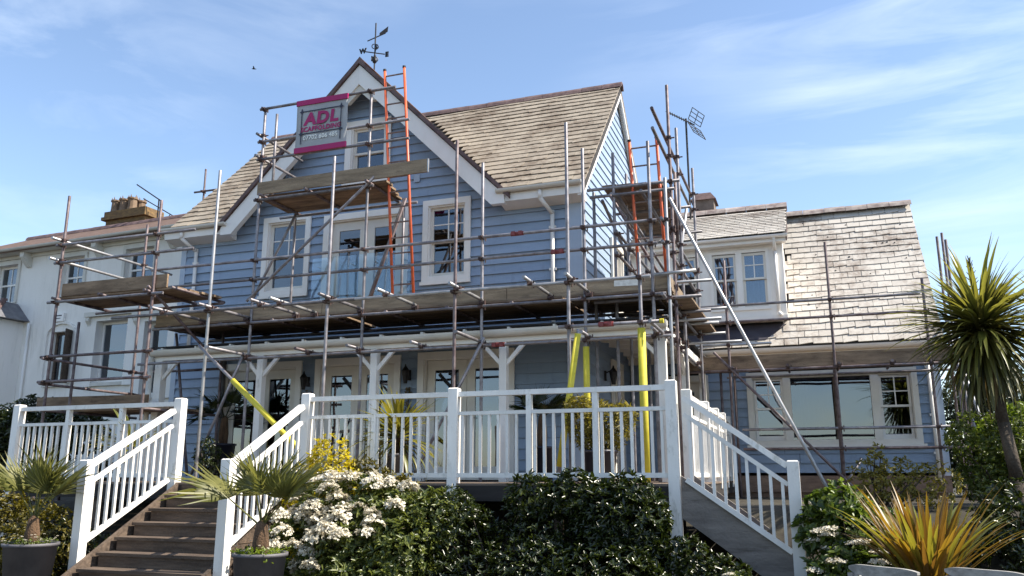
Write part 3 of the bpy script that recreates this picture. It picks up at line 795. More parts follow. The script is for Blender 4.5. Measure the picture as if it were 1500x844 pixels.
downpipe(wing, 2.06, -.08, 1.5, 3.85, WF, top=False)
obj('verge_board', MB().prism([(EYW - .03, EZW - .1), (RYW, RZW - .06), (RYW, RZW - .2), (EYW - .03, EZW - .22)], 'x', WXR + .085, WXR + .115), 'cream', wing)
# dormer
dm = MB()
wins = [(-1.72, -1.20), (-1.14, -.62), (-2.50, -1.98)]
zb, zt = 4.83, 5.98
holes = [(a + .03, b - .03) for a, b in wins]
for s0, s1 in spans(DX0, DX1, holes): dm.box(s0, s1, DFY, DFY + .10, zb, zt)
dm.box(DX0, DX1, DFY, DFY + .10, DZ0, zb); dm.box(DX0, DX1, DFY, DFY + .10, zt, DZ1)
dm.box(DX1 - .08, DX1, DFY + .10, 1.9, DZ0 + .02, DZ1); dm.box(DX0, DX1 - .08, DFY + .11, .9, DZ0, DZ0 + .05)
dorm = obj('dormer', dm, 'white', wing)
for a, b in wins:
    mid = (zb + zt) / 2 + .02
    s = MB(); rect_frame(s, a - .03, b + .03, zb - .04, zt + .04, DFY - .03, DFY - .001, .06); obj('window_trim', s, 'white', dorm)
    s = MB(); rect_frame(s, a + .03, b - .03, mid - .02, zt - .03, DFY + .01, DFY + .045, .05, .04); rect_frame(s, a + .03, b - .03, zb + .03, mid + .02, DFY + .05, DFY + .085, .05, .07, .04); obj('sash', s, 'cream', dorm)
    pane_obj(dorm, Matrix.Identity(4), a + .07, b - .07, mid, zt - .07, DFY + .025, 'glass'); pane_obj(dorm, Matrix.Identity(4), a + .07, b - .07, zb + .09, mid, DFY + .065, 'glass')
    xm = (a + b) / 2; zm = (mid + zt) / 2
    box('glazing_bar', 'white', dorm, xm - .01, xm + .01, DFY + .012, DFY + .042, mid + .02, zt - .08)
    box('glazing_bar', 'white', dorm, a + .08, b - .08, DFY + .014, DFY + .040, zm - .01, zm + .01)
    obj('curtain', curtain_mesh(a, b, zb, zt, DFY + .25, 5, .02), 'curtain', dorm)
box('dormer_skirt', 'white', dorm, DX0, DX1 + .01, DFY - .035, DFY - .001, DZ0 - .02, DZ0 + .09)
droof = roof_slab(wing, DX0, DX1 + .10, DFY - .28, DZ1 + .0, RYW + .02, RZW + .24, .09, 'underlay', WF, 'dormer_roof')
slate_roof(droof, Matrix.Identity(4), DX0, DX1 + .10, DFY - .28, DZ1, RYW + .02, RZW + .24, .262, .20, 'slate_pale', lambda x, y, z: z < RZW + .14 and x > -2.6, 40, prio=lambda c: -c.x)
ridge_tiles(droof, Matrix.Identity(4), DX0, DX1 + .12, RYW, RZW + .26, 7, 'ridge_pale', .15)
box('dormer_fascia', 'white', dorm, DX0, DX1 + .08, DFY - .25, DFY - .22, DZ1 - .14, DZ1 - .012)
box('dormer_soffit', 'white', dorm, DX0, DX1 + .08, DFY - .219, DFY - .002, DZ1 - .13, DZ1 - .10)
obj('dormer_verge', MB().prism([(DFY - .28, DZ1 - .02), (DFY - .28, DZ1 - .15), (1.2, DZ1 + .52), (1.2, DZ1 + .68)], 'x', DX1 + .085, DX1 + .105), 'ridge', dorm)
pr = [(DFY - .31 + .055 * math.cos(t), DZ1 - .02 + .055 * math.sin(t)) for t in [math.pi + math.pi * i / 8 for i in range(9)]]
obj('gutter', MB().prism(pr, 'x', DX0, DX1 + .12), 'white', dorm)
o = MB().tube((DX1 - .14, DFY - .3, DZ1 - .06), (DX1 - .14, DFY - .06, DZ1 - .28), .033, n=10).tube((DX1 - .14, DFY - .06, DZ1 - .27), (DX1 - .14, DFY - .06, DZ0 + .12), .033, n=10).tube((DX1 - .14, DFY - .06, DZ0 + .13), (DX1 - .10, DFY - .16, DZ0 + .06), .036, n=10)
obj('downpipe', o, 'white', dorm, smooth=True)
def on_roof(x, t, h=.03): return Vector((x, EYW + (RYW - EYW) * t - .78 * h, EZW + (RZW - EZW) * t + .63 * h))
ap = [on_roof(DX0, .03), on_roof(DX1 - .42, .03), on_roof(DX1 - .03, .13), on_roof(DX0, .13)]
obj('lead_apron_shadow', MB().hexa(ap + [p + Vector((0, -.012, .010)) for p in ap]), 'apron_shade', dorm)  # lead sheet plus painted shadow: slanted edge follows the dormer's cast shadow
# stack behind the ridge
ch = MB().box(-2.32, -1.84, 2.45, 3.0, 5.0, 8.02)
chm = obj('chimney', ch, 'chimney', wing)
obj('chimney_cap', MB().hexa([(-2.38, 2.39, 8.02), (-1.78, 2.39, 8.02), (-1.78, 3.06, 8.02), (-2.38, 3.06, 8.02), (-2.25, 2.52, 8.22), (-1.91, 2.52, 8.22), (-1.91, 2.93, 8.22), (-2.25, 2.93, 8.22)]), 'ridge', chm)

# television aerials
def aerial(base, top, yagi, label, grid=True, elems=11, L_=.75, ang=0, drop=.25):
    t = thing('television_aerial', label, 'aerial', base)
    h = top - base[2]
    obj('mast', MB().tube((0, 0, 0), (0, 0, h), .024, n=8), 'iron', t)
    obj('bracket', MB().box(-.02, .02, -.02, .10, .05, .09).box(-.02, .02, -.02, .10, .35, .39), 'iron', t)
    e = Vector((math.cos(ang), math.sin(ang), 0)); s = Vector((-e.y, e.x, 0)); c = Vector((0, 0, h - .06))
    b0, b1 = c - e * L_ * .75 + Vector((0, 0, drop)), c + e * L_ * .35 - Vector((0, 0, drop * .45))
    obj('boom', MB().tube(b0, b1, .016, n=6), 'iron', t)
    for i in range(elems):
        p = b0 + (b1 - b0) * i / (elems - 1) * (.86 if grid else 1)
        obj('element', MB().tube(p - s * .11 + Vector((0, 0, -.02)), p + s * .11 + Vector((0, 0, .02)), .010, n=5).tube(p - Vector((0, 0, .04)), p + Vector((0, 0, .04)), .010, n=5), 'iron', t)
    if grid:
        for sg in (-1, 1):
            m = MB()
            for k in range(4):
                o_ = b1 + Vector((0, 0, sg * (.05 + .085 * k))) + e * (.04 * k)
                m.tube(o_ - s * .30, o_ + s * .30, .010, n=5)
            for q in (-.3, 0, .3): m.tube(b1 + Vector((0, 0, sg * .05)) + s * q, b1 + Vector((0, 0, sg * .305)) + e * .12 + s * q, .010, n=5)
            obj('reflector', m, 'iron', t)
    return t
aerial((-2.33, 18.92, 6.9), 9.92, True, 'television aerial with grid reflector on a tall mast by the chimney', ang=R(-20), L_=.62, drop=.36)

# ------------------------------------------------------------------ white neighbouring house
NA = R(-3)
nb = thing('neighbour_house', 'white stucco neighbouring house with low brown roof and sash windows', 'house', (-17.5, 17.06, 0), NA)
NI = Matrix.Identity(4)
nw_holes = [(-4.62, -3.72, 6.42, 7.55), (-1.95, -1.10, 6.42, 7.55), (.42, 1.42, 6.42, 7.55), (-2.05, -1.28, 4.02, 5.45), (-.32, .80, 3.98, 5.62), (1.40, 2.2, 3.6, 5.5)]
m = MB(); zs = sorted(set([1.1, 7.86] + [h[2] for h in nw_holes] + [h[3] for h in nw_holes]))
for z0, z1 in zip(zs[:-1], zs[1:]):
    hs = [(h[0], h[1]) for h in nw_holes if h[2] < z1 - .001 and h[3] > z0 + .001]
    for s0, s1 in spans(-7.5, 3.1, hs): m.box(s0, s1, 0, .3, z0, z1)
m.box(2.8, 3.1, .31, 7, 1.1, 7.86).box(-7.5, 2.79, 7.0, 7.2, 1.1, 7.86)
obj('wall', m, 'render', nb)
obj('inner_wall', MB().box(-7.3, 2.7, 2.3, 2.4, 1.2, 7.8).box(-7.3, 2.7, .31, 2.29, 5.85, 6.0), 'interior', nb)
for i, (a, b, c, d) in enumerate(nw_holes):
    s = MB(); rect_frame(s, a + .002, b - .002, c + .002, d - .002, .14, .2, .07); w = obj('window', s, 'white' if i != 3 else 'step', nb)
    mid = (c + d) / 2
    obj('sash', MB().box(a + .072, b - .072, .15, .19, mid - .025, mid + .025).box((a + b) / 2 - .012, (a + b) / 2 + .012, .151, .188, c + .072, mid - .025).box((a + b) / 2 - .012, (a + b) / 2 + .012, .151, .188, mid + .025, d - .072) if i in (0, 1, 2) else MB().box(a + .072, b - .072, .15, .19, mid - .025, mid + .025), 'white', w)
    pane_obj(w, NI, a + .05, b - .05, c + .05, mid, .175, 'glass_dark'); pane_obj(w, NI, a + .05, b - .05, mid, d - .05, .165, 'glass_dark')
    if i in (4, 5, 0): obj('curtain', curtain_mesh(a + .1, b - .1, mid + .2, d, .42, 4, .03), 'curtain', w)
    box('sill', 'stone', w, a - .08, b + .08, -.08, .13, c - .09, c - .002)
    if i in (0, 1, 2): box('surround', 'stone', w, a - .10, a - .002, -.04, -.002, c, d + .12); box('surround', 'stone', w, b + .002, b + .10, -.04, -.002, c, d + .12); box('surround', 'stone', w, a - .002, b + .002, -.04, -.002, d, d + .12)
    if i in (4, 5):
        box('surround', 'render', w, a - .30, a - .002, -.09, -.002, c - .1, d); box('surround', 'render', w, b + .002, b + .34, -.09, -.002, c - .1, d)
        box('cornice', 'stone', w, a - .36, b + .4, -.20, -.002, d + .12, d + .24); box('lintel', 'render', w, a - .30, b + .34, -.092, -.003, d, d + .118)
        for xx in (a - .32, b + .2): obj('corbel', MB().prism([(-.18, d + .119), (-.18, d + .02), (-.1, d - .08), (-.093, d - .12), (-.093, d + .119)], 'x', xx, xx + .12), 'stone', w)
    if i == 3:
        q = MB()
        pts = [((a + b) / 2 - .55 * math.cos(t), d - .10 + .34 * math.sin(t)) for t in [math.pi * k / 8 for k in range(9)]]
        for p_, q_ in zip(pts[:-1], pts[1:]): q.beam((p_[0], -.03, p_[1]), (q_[0], -.03, q_[1]), .05, .06)
        q.box(a - .19, a - .13, -.055, -.004, c, d - .1).box(b + .13, b + .19, -.055, -.004, c, d - .1)
        obj('hood_mould', q, 'render', w)
        obj('open_shutter', MB().hexa([(b - .02, .0, c), (b + .02, .0, c), (b + .16, -.32, c), (b + .12, -.32, c), (b - .02, .0, d), (b + .02, .0, d), (b + .16, -.32, d), (b + .12, -.32, d)]), 'step', w)
for x in (-6.2, -3.35, -.6, 2.0):
    obj('eaves_bracket', MB().prism([(-.30, 7.80), (-.30, 7.66), (-.06, 7.40), (-.002, 7.40), (-.002, 7.80)], 'x', x, x + .16), 'stone', nb)
box('band_course', 'stone', nb, -7.5, 3.1, -.05, -.003, 7.50 + .2, 7.80)
box('eaves_board', 'stone', nb, -7.7, 3.3, -.34, .1, 7.805, 7.87)
pr = [(-.40 + .065 * math.cos(t), 7.90 + .065 * math.sin(t)) for t in [math.pi + math.pi * i / 8 for i in range(9)]]
obj('gutter', MB().prism(pr, 'x', -7.7, 3.35), 'stone', nb)
nroof = obj('roof', MB().prism([(-.38, 7.88), (3.2, 9.56), (7.3, 7.88), (7.3, 7.8), (3.2, 9.46), (-.38, 7.80)], 'x', -7.8, 3.4), 'roof_brown', nb)
ridge_tiles(nroof, NI, -7.8, 3.4, 3.2, 9.54, 22)
nc = obj('chimney', MB().box(-4.35, -2.65, 3.3, 4.0, 8.6, 9.86).box(-4.46, -2.54, 3.19, 4.11, 9.861, 9.97).box(-4.40, -2.60, 3.25, 4.05, 9.971, 10.16), 'brick', nb)
for i in range(3):
    for j in range(2):
        c_ = (-4.15 + i * .37, 3.46 + j * .36, 10.162)
        p = obj('chimney_pot', MB().lathe(c_, [(.17, 0), (.15, .1), (.135, .36), (.17, .38), (.17, .43), (.12, .44), (.12, .36)], 10), 'clay', nc)
        q = MB()
        for k in range(5):
            a = k * 2 * math.pi / 5; q.tube((c_[0] + .12 * math.cos(a), c_[1] + .12 * math.sin(a), c_[2] + .42), (c_[0] + .14 * math.cos(a), c_[1] + .14 * math.sin(a), c_[2] + .53), .03, .006, 5)
        obj('pot_crown', q, 'clay', p)
# bay with a slated canopy
bay = MB(); bay.box(-7.5, -3.20, -.9, -.005, 1.1, 4.0).box(-7.5, -3.20, -.9, -.005, 5.56, 5.80).box(-3.34, -3.20, -.9, -.005, 4.0, 5.56).box(-4.60, -4.35, -.9, -.6, 4.0, 5.56).box(-3.48, -3.34, -.9, -.76, 4.0, 5.56)
bo = obj('bay', bay, 'render', nb)
pane_obj(bo, NI, -4.35, -3.48, 4.0, 5.56, -.80, 'glass_dark'); pane_obj(bo, NI, -7.5, -4.60, 4.0, 5.56, -.80, 'glass_dark')
box('meeting_rail', 'white', bo, -4.35, -3.48, -.82, -.805, 4.74, 4.79)
obj('curtain', curtain_mesh(-4.3, -3.5, 4.0, 5.56, -.5, 6), 'curtain', bo)
can = obj('canopy', MB().hexa([(-7.5, -1.12, 5.81), (-2.98, -1.12, 5.81), (-2.98, -.005, 5.81), (-7.5, -.005, 5.81), (-7.5, -.42, 6.36), (-3.55, -.42, 6.36), (-3.55, -.006, 6.36), (-7.5, -.006, 6.36)]), 'lead', nb)
for i in range(9):
    t = i / 8; obj('hip_tile', MB().box(-3.05 - .52 * t - .06, -3.05 - .52 * t + .06, -1.08 + .66 * t - .06, -1.08 + .66 * t + .06, 5.83 + .55 * t, 5.90 + .55 * t), 'ridge', can)
obj('downpipe', MB().tube((-2.92, -.07, 1.2), (-2.92, -.07, 5.75), .04, n=8), 'render', nb, smooth=True)
al = box('alarm_box', 'white', nb, -1.96, -1.60, -.08, -.002, 5.72, 5.96)
obj('alarm_print', MB().box(-1.90, -1.66, -.083, -.0805, 5.87, 5.90).box(-1.90, -1.70, -.083, -.0805, 5.80, 5.82), 'ink', al)
# neighbour's aerial
t2 = thing('television_aerial', 'small twin-boom television aerial on the brown roof beside the clustered chimney pots', 'aerial', (-19.5, 20.55, 9.4))
obj('mast', MB().tube((0, 0, -.1), (0, 0, .98), .022, n=6), 'iron', t2)
obj('boom', MB().tube((-.78, -.2, 1.50), (.05, 0, .93), .022, n=6), 'iron', t2)
obj('boom', MB().tube((-.45, -.2, .98), (.62, .2, .32), .018, n=6), 'iron', t2)
obj('stay', MB().path([(0, 0, .12), (.25, .05, .16), (.36, .08, .32), (.42, .1, .46)], .014, 5), 'iron', t2)

# ------------------------------------------------------------------ deck
deck = put('deck', None, kind='structure')
y = 9.70; k = 0
while y < 13.34:
    box('deck_board', 'deck', deck, -11.7, -1.46, y, y + .138, DZ - .028, DZ); y += .145
while y < 16.8:
    box('deck_board', 'deck', deck, -3.46, -1.46, y, y + .138, DZ - .028, DZ); y += .145
obj('deck_frame', MB().box(-11.7, -1.47, 9.70, 9.745, DZ - .21, DZ - .03).box(-11.7, -1.47, 11.4, 11.45, DZ - .21, DZ - .03).box(-1.52, -1.475, 9.75, 16.7, DZ - .21, DZ - .03), 'timber_and_shade', deck)
for x in (-11.4, -9.9, -6.3, -4.25, -2.9):
    box('deck_post', 'step', deck, x - .05, x + .05, 9.76, 9.86, .15, DZ - .03)
for i in range(9):   # skirt set back under the deck, coloured dark for the hollow's shade
    box('skirt_shade_board', 'timber_and_shade', deck, -6.3 + i * .53, -6.3 + i * .53 + .52, 10.6, 10.63, .4, DZ - .03)

# ------------------------------------------------------------------ veranda
ver = thing('veranda', 'white timber veranda with braced posts and long cream gutter', 'veranda', (-6.4, 11.85, DZ))
VM = Matrix.Translation((6.4, -11.85, -DZ))
vp = [(-10.83, 11.85), (-8.71, 11.85), (-6.55, 11.85), (-4.35, 11.85), (-1.95, 11.85), (-1.95, 14.1), (-1.95, 16.4)]
for i, (x, y) in enumerate(vp):
    s = .075 if i else .095
    obj('post', MB().box(x - s / 1.3, x + s / 1.3, y - s / 1.3, y + s / 1.3, DZ, 3.58), 'rail_white', ver, mtx=VM)
    dirs = [(1, 0), (-1, 0)] if 0 < i < 4 else [(1, 0)] if i == 0 else [(-1, 0), (0, 1)] if i == 4 else [(0, 1), (0, -1)]
    for dx, dy in dirs:
        obj('brace', MB().beam((x + dx * .03, y + dy * .03, 3.24), (x + dx * .33, y + dy * .33, 3.56), .05, .06), 'rail_white', ver, mtx=VM)
obj('beam', MB().box(-10.95, -1.87, 11.80, 11.90, 3.585, 3.72), 'white', ver, mtx=VM)
obj('beam', MB().box(-2.0, -1.90, 11.901, 16.6, 3.585, 3.72), 'white', ver, mtx=VM)
n = 10
pr = [(11.735 + .085 * math.cos(t), 3.755 + .10 * math.sin(t)) for t in [math.pi + math.pi * i / n for i in range(n + 1)]]
gut = obj('gutter', MB().prism(pr, 'x', -10.98, -1.85), 'gutter', ver, mtx=VM)
for i in range(13):
    x = -10.7 + i * .72
    box('gutter_bracket', 'gutter', gut, x - .02, x + .02, 11.68, 11.83, 3.757, 3.79)
obj('roof_panel', MB().hexa([(-11.0, 11.74, 3.80), (-1.84, 11.74, 3.80), (-1.84, 13.36, 4.02), (-11.0, 13.36, 4.02), (-11.0, 11.74, 3.825), (-1.84, 11.74, 3.825), (-1.84, 13.36, 4.045), (-11.0, 13.36, 4.045)]), 'underlay', ver, mtx=VM)
obj('roof_panel', MB().hexa([(-3.46, 13.37, 4.02), (-1.84, 13.37, 3.80), (-1.84, 16.7, 3.80), (-3.46, 16.7, 4.02), (-3.46, 13.37, 4.045), (-1.84, 13.37, 3.825), (-1.84, 16.7, 3.825), (-3.46, 16.7, 4.045)]), 'underlay', ver, mtx=VM)
for i in range(14):
    x = -10.8 + i * .66
    obj('rafter', MB().beam((x, 11.92, 3.765), (x, 13.35, 3.957), .045, .09), 'white', ver, mtx=VM)
for i in range(6):
    y = 13.2 + i * .62
    obj('rafter', MB().beam((-2.01, y, 3.77), (-3.45, y, 3.965), .045, .09), 'white', ver, mtx=VM)
obj('downpipe', MB().tube((-10.98, 11.76, DZ), (-10.98, 11.76, 3.68), .045, n=10), 'gutter', ver, mtx=VM, smooth=True)
obj('downpipe', MB().tube((-10.65, 13.30, DZ), (-10.65, 13.30, 4.0), .05, n=10), 'lead', ver, mtx=VM, smooth=True)

# ------------------------------------------------------------------ railings and stairs
def post(parent, x, y, z0, z1, s=.13, name='post', o=(0, 0, 0)):
    m = MB().box(-s / 2, s / 2, -s / 2, s / 2, z0, z1)
    # softened cap
    m.hexa([(-s / 2, -s / 2, z1 + .0005), (s / 2, -s / 2, z1 + .0005), (s / 2, s / 2, z1 + .0005), (-s / 2, s / 2, z1 + .0005), (-s / 2 + .012, -s / 2 + .012, z1 + .012), (s / 2 - .012, -s / 2 + .012, z1 + .012), (s / 2 - .012, s / 2 - .012, z1 + .012), (-s / 2 + .012, s / 2 - .012, z1 + .012)])
    return obj(name, m, 'rail_white', parent, mtx=Matrix.Translation((x - o[0], y - o[1], -o[2])))

BAL = {}
def railing(label, A, B, lev0, lev1, posts, mids=(), spacing=.118, group='white railings of the deck and its stairs', skip=()):
    """A,B = plan ends; lev0/lev1 = (top, middle, bottom) rail heights at A and B; posts = (t, z0, z1)"""
    A, B = Vector((*A, 0)), Vector((*B, 0)); d = B - A; Ln = d.length; ang = math.atan2(d.y, d.x)
    t = thing('railing', label, 'railing', (A.x, A.y, min(lev0[2], lev1[2])), 0, group); o = t.location
    def at(u, z): return Vector((A.x + d.x * u, A.y + d.y * u, z)) - o
    for (u, z0, z1) in posts:
        m = MB(); s = .125; z0 -= o.z; z1 -= o.z
        m.box(-s / 2, s / 2, -s / 2, s / 2, z0, z1)
        m.hexa([(-s / 2, -s / 2, z1 + .0005), (s / 2, -s / 2, z1 + .0005), (s / 2, s / 2, z1 + .0005), (-s / 2, s / 2, z1 + .0005), (-s / 2 + .014, -s / 2 + .014, z1 + .013), (s / 2 - .014, -s / 2 + .014, z1 + .013), (s / 2 - .014, s / 2 - .014, z1 + .013), (-s / 2 + .014, s / 2 - .014, z1 + .013)])
        p = at(u, 0); obj('post', m, 'rail_white', t, mtx=Matrix.Translation((p.x, p.y, 0)))
    us = sorted([0.0, 1.0] + [p[0] for p in posts if 0 < p[0] < 1])
    e = .0625 / Ln
    for u0, u1 in zip(us[:-1], us[1:]):
        for k, nm, w_, h_ in ((0, 'top_rail', .085, .062), (1, 'middle_rail', .05, .045), (2, 'bottom_rail', .055, .055)):
            z0 = lev0[k] + (lev1[k] - lev0[k]) * (u0 + e); z1 = lev0[k] + (lev1[k] - lev0[k]) * (u1 - e)
            obj(nm, MB().beam(at(u0 + e, z0), at(u1 - e, z1), w_, h_), 'rail_white', t)
        n_ = max(2, int(round((u1 - u0) * Ln / spacing)))
        md = [mm for mm in mids if u0 < mm < u1]
        for i in range(1, n_):
            u = u0 + (u1 - u0) * i / n_
            if any(abs(u - mm) * Ln < .05 for mm in md): continue
            zt = lev0[1] + (lev1[1] - lev0[1]) * u - .02; zb_ = lev0[2] + (lev1[2] - lev0[2]) * u + .024
            key = round(zt - zb_, 2)
            if key not in BAL: BAL[key] = MB().box(-.0165, .0165, -.0165, .0165, 0, key).mesh('baluster', 'rail_white')
            put('baluster', BAL[key], t, Matrix.Translation(at(u, zb_)) @ Matrix.Rotation(ang, 4, 'Z'))
        for mm in md:
            zt = lev0[0] + (lev1[0] - lev0[0]) * mm - .03; zb_ = (lev0[2] + (lev1[2] - lev0[2]) * mm) - .09
            p = at(mm, 0); obj('middle_post', MB().box(-.032, .032, -.036, .036, zb_ - o.z, zt - o.z), 'rail_white', t, mtx=Matrix.Translation((p.x, p.y, 0)) @ Matrix.Rotation(ang, 4, 'Z'))
    return t
LV = (2.60, 2.36, 1.605)
RYF = 9.75
railing('long white deck railing in front of the french doors with two bays', (-6.39, RYF), (-1.52, RYF), LV, LV,
        [(0, 1.3, 2.67), (.441, 1.3, 2.67), (1, .3, 2.67)], (.21, .645, .815))
railing('white deck railing left of the garden stairs beside the small scaffold', (-11.57, RYF), (-8.5, RYF), LV, LV,
        [(0, .4, 2.66), (1, 1.2, 2.67)], (.33, .66))
railing('left handrail of the garden stairs rising behind the left potted palm', (-8.5, 8.20), (-8.5, RYF - .07), (1.70, 1.48, .78), (2.53, 2.32, 1.58), [(0, .15, 1.78)], (), .125)
railing('right handrail of the garden stairs rising beside the golden shrub', (-6.39, 8.20), (-6.39, RYF - .07), (1.70, 1.48, .78), (2.53, 2.32, 1.58), [(0, .15, 1.78)], (), .125)
railing('near handrail of the side stairs descending to the right with its newel post', (-1.45, RYF), (-.24, RYF), (2.52, 2.33, 1.60), (1.66, 1.46, .76), [(1, .15, 1.75)], (), .125)
railing('white railing along the side of the deck running back to the extension', (-1.52, 11.0), (-1.52, 16.3), LV, LV,
        [(0, 1.3, 2.68), (.36, 1.4, 2.68), (.62, 1.4, 2.68), (.83, 1.4, 2.68), (1, 1.4, 2.68)], (.18, .49, .73), .118)

def stairs(label, n, rise, going, z_top, mk):
    t = thing('stairs', label, 'stairs', mk(0, 0, 0), 0, 'timber stairs from the deck')
    o = t.location
    def BX(name, a0, a1, w0, w1, z0, z1, mat='step'):
        p, q = mk(a0, w0, z0), mk(a1, w1, z1)
        obj(name, MB().box(min(p[0], q[0]) - o.x, max(p[0], q[0]) - o.x, min(p[1], q[1]) - o.y, max(p[1], q[1]) - o.y, z0 - o.z, z1 - o.z), mat, t)
    for k in range(1, n):
        z = z_top - rise * k
        BX('tread', going * (k - 1) + .005, going * k + .03, .05, 1, z - .036, z)
        BX('riser', going * (k - 1) - .022, going * (k - 1) - .001, .06, .99, z + .002, z + rise - .037)
    return t, o
W1 = 1.97
st1, o1 = stairs('brown timber stairs up to the deck between two white handrails', 8, .164, .27, DZ, lambda a, w, z: (-8.43 + w * W1 if w <= 1 else w, 9.69 - a, z))
for x in (-8.40, -6.49):
    obj('stringer', MB().hexa([Vector(v) - o1 for v in [(x - .022, 9.70, 1.12), (x + .022, 9.70, 1.12), (x + .022, 7.75, -.02), (x - .022, 7.75, -.02), (x - .022, 9.70, 1.50), (x + .022, 9.70, 1.50), (x + .022, 7.75, .36), (x - .022, 7.75, .36)]]), 'step', st1)
st2, o2 = stairs('side stairs with weathered plank stringer going down to the right', 8, .164, .225, DZ, lambda a, w, z: (-1.46 + a, 9.82 + w * 1.05, z))
for y in (9.79, 10.90):
    obj('stringer', MB().hexa([Vector(v) - o2 for v in [(-1.45, y - .022, 1.13), (.22, y - .022, -.06), (.22, y + .022, -.06), (-1.45, y + .022, 1.13), (-1.45, y - .022, 1.60), (.22, y - .022, .40), (.22, y + .022, .40), (-1.45, y + .022, 1.60)]]), 'stringer', st2)

# ------------------------------------------------------------------ scaffolding
Y1, Y2, Y3 = 10.6, 11.53, 12.47
PZ_ = 4.15                                     # main platform height
GZL = 1.2
A = Scaffold('long front scaffold with boarded walkway and upper platform across the blue gable', (-5.5, 11.0, DZ))
FX = [(-8.85, 6.48, 7.98), (-6.70, 6.44, 7.95), (-4.63, 6.42, 6.40), (-2.97, 6.45, 6.42)]
A.standard(-8.85, Y1, DZ, 6.48, 'alu'); A.standard(-6.70, Y1, DZ, 6.44); A.standard(-4.63, Y1, DZ, 6.42, 'tube_rust'); A.standard(-2.97, Y1, DZ, 6.45)
A.standard(-2.0, Y1, DZ, 4.47)
for x, zt in ((-8.75, 7.98), (-6.63, 7.95), (-4.59, 6.40), (-2.98, 6.42), (-1.99, 6.40)): A.standard(x, Y2, DZ, zt)
# inner uprights standing on the veranda roof line beside the wall
for x, z0, zt in ((-8.66, 4.13, 6.20), (-6.45, 4.13, 6.30)): A.tube('standard', (x, Y3 + .02, z0), (x, Y3 + .02, zt))
A.ledger(-10.75, -6.2, Y1, 4.13, 'tube'); A.ledger(-6.3, -1.85, Y1, 4.13, 'alu', off=-.052)
A.ledger(-10.75, -5.9, Y2, 4.09); A.ledger(-5.9, -1.8, Y2, 4.09, 'tube')
A.ledger(-11.0, -5.7, Y2, 3.49, 'tube'); A.ledger(-5.7, -1.75, Y2, 3.49)
A.ledger(-3.1, -1.74, Y1, 3.53, 'tube')
A.ledger(-10.9, -6.4, Y2, 4.83); A.ledger(-6.5, -1.9, Y2, 4.83); A.ledger(-10.9, -6.0, Y2, 5.17); A.ledger(-6.0, -1.9, Y2, 5.17)
A.tube('ledger', (-10.75, Y3 + .35, 4.09), (-6.3, Y3 + .35, 4.09)); A.tube('ledger', (-6.3, Y3 + .35, 4.09), (-1.8, Y3 + .35, 4.09))
for x in (-4.0, -3.37): put('sleeve_coupler', SLEEVE, A.root, Matrix.Translation(Vector((x, Y2 - .052, 5.17 if x == -4.0 else 4.83)) - A.b))
for x, yy, z in ((-2.45, Y1 - .052, 3.53), (-4.3, Y2 - .052, 3.49)): put('sleeve_coupler', SLEEVE, A.root, Matrix.Translation(Vector((x, yy, z)) - A.b))
for i, x in enumerate((-9.75, -8.85, -7.9, -7.55, -6.70, -5.75, -4.63, -3.55, -2.97)):
    mt = 'alu' if i in (3, 5, 6, 7, 8) else 'tube'
    A.transom(x, Y1 - .32, Y2 + .10, 4.19, mt); A.clamp(x + .05, Y1 - .06, 4.15, R(20)); A.clamp(x + .05, Y2 - .06, 4.14, R(20))
for x in (-8.8, -7.6, -6.68, -5.6, -4.62, -2.98, -2.0):
    A.tube('transom', (x + .052, Y1 - .12 if x in (-8.8, -4.62) else Y2 - .45, 3.545), (x + .052, Y2 + .42, 3.545), 'tube_rust' if x == -7.6 else 'tube'); A.clamp(x + .05, Y2 - .05, 3.52)
for i in range(9):
    x = -10.4 + i * 1.05; A.tube('transom', (x, Y2 - .06, 4.115), (x, Y3 + .48, 4.115), 'tube_rust')
# walkway boards, laid in runs
for j in range(6):
    y = Y2 + .12 + j * .228
    for x0, x1 in ((-10.75, -7.1), (-7.08, -3.3), (-3.28, -1.72 - .05 * (j % 3))):
        A.board('board', (x0 + random.uniform(-.04, .04), y, 4.16), (x1 + random.uniform(-.04, .0), y, 4.16), .222, .036)
for x0, x1 in ((-10.76, -7.4), (-7.39, -4.2), (-4.19, -1.76)):
    A.board('toe_board', (x0, Y2 + .03, 4.262), (x1, Y2 + .03, 4.262), .036, .222, 'board_pale')
A.board('plaster_splash', (-2.55, Y2 + .009, 4.30), (-2.17, Y2 + .009, 4.29), .004, .09, 'plaster')
# upper platform on the inner row
UZ = 6.30
for z in (7.93, 7.31, 6.98): A.ledger(-8.82, -5.87 if z != 7.93 else -6.15, Y2, z)
A.ledger(-8.82, -6.5, Y2, UZ - .06); A.tube('ledger', (-9.0, Y3 + .03, UZ - .06), (-6.2, Y3 + .03, UZ - .06))
A.ledger(-8.82, -5.6, Y2, 7.31 + .0, off=-.052) if False else None
for j in range(4):
    y = Y2 + .14 + j * .228
    A.board('board', (-8.80, y, UZ + .02), (-6.30 - .06 * j, y, UZ + .02), .222, .036)
for x in (-8.6, -7.7, -6.55): A.tube('transom', (x, Y2 - .22, UZ - .025), (x, Y3 + .12, UZ - .025), 'tube_rust')
tb = A.board('toe_board', (-8.72, Y2 - .1, UZ + .12), (-5.50, Y2 - .1, UZ + .14), .036, .222, 'board_pale')
A.board('end_band', (-5.499, Y2 - .1, UZ + .14), (-5.485, Y2 - .1, UZ + .14), .04, .226, 'band')
for z in (7.45, 7.05): A.transom(-8.75, Y2 - .12, Y3 + .35, z, 'tube', off=-.06)
A.tube('standard', (-9.02 + .3, Y2 + .30, UZ + .04), (-9.02 + .3, Y2 + .30, 7.98), 'tube')
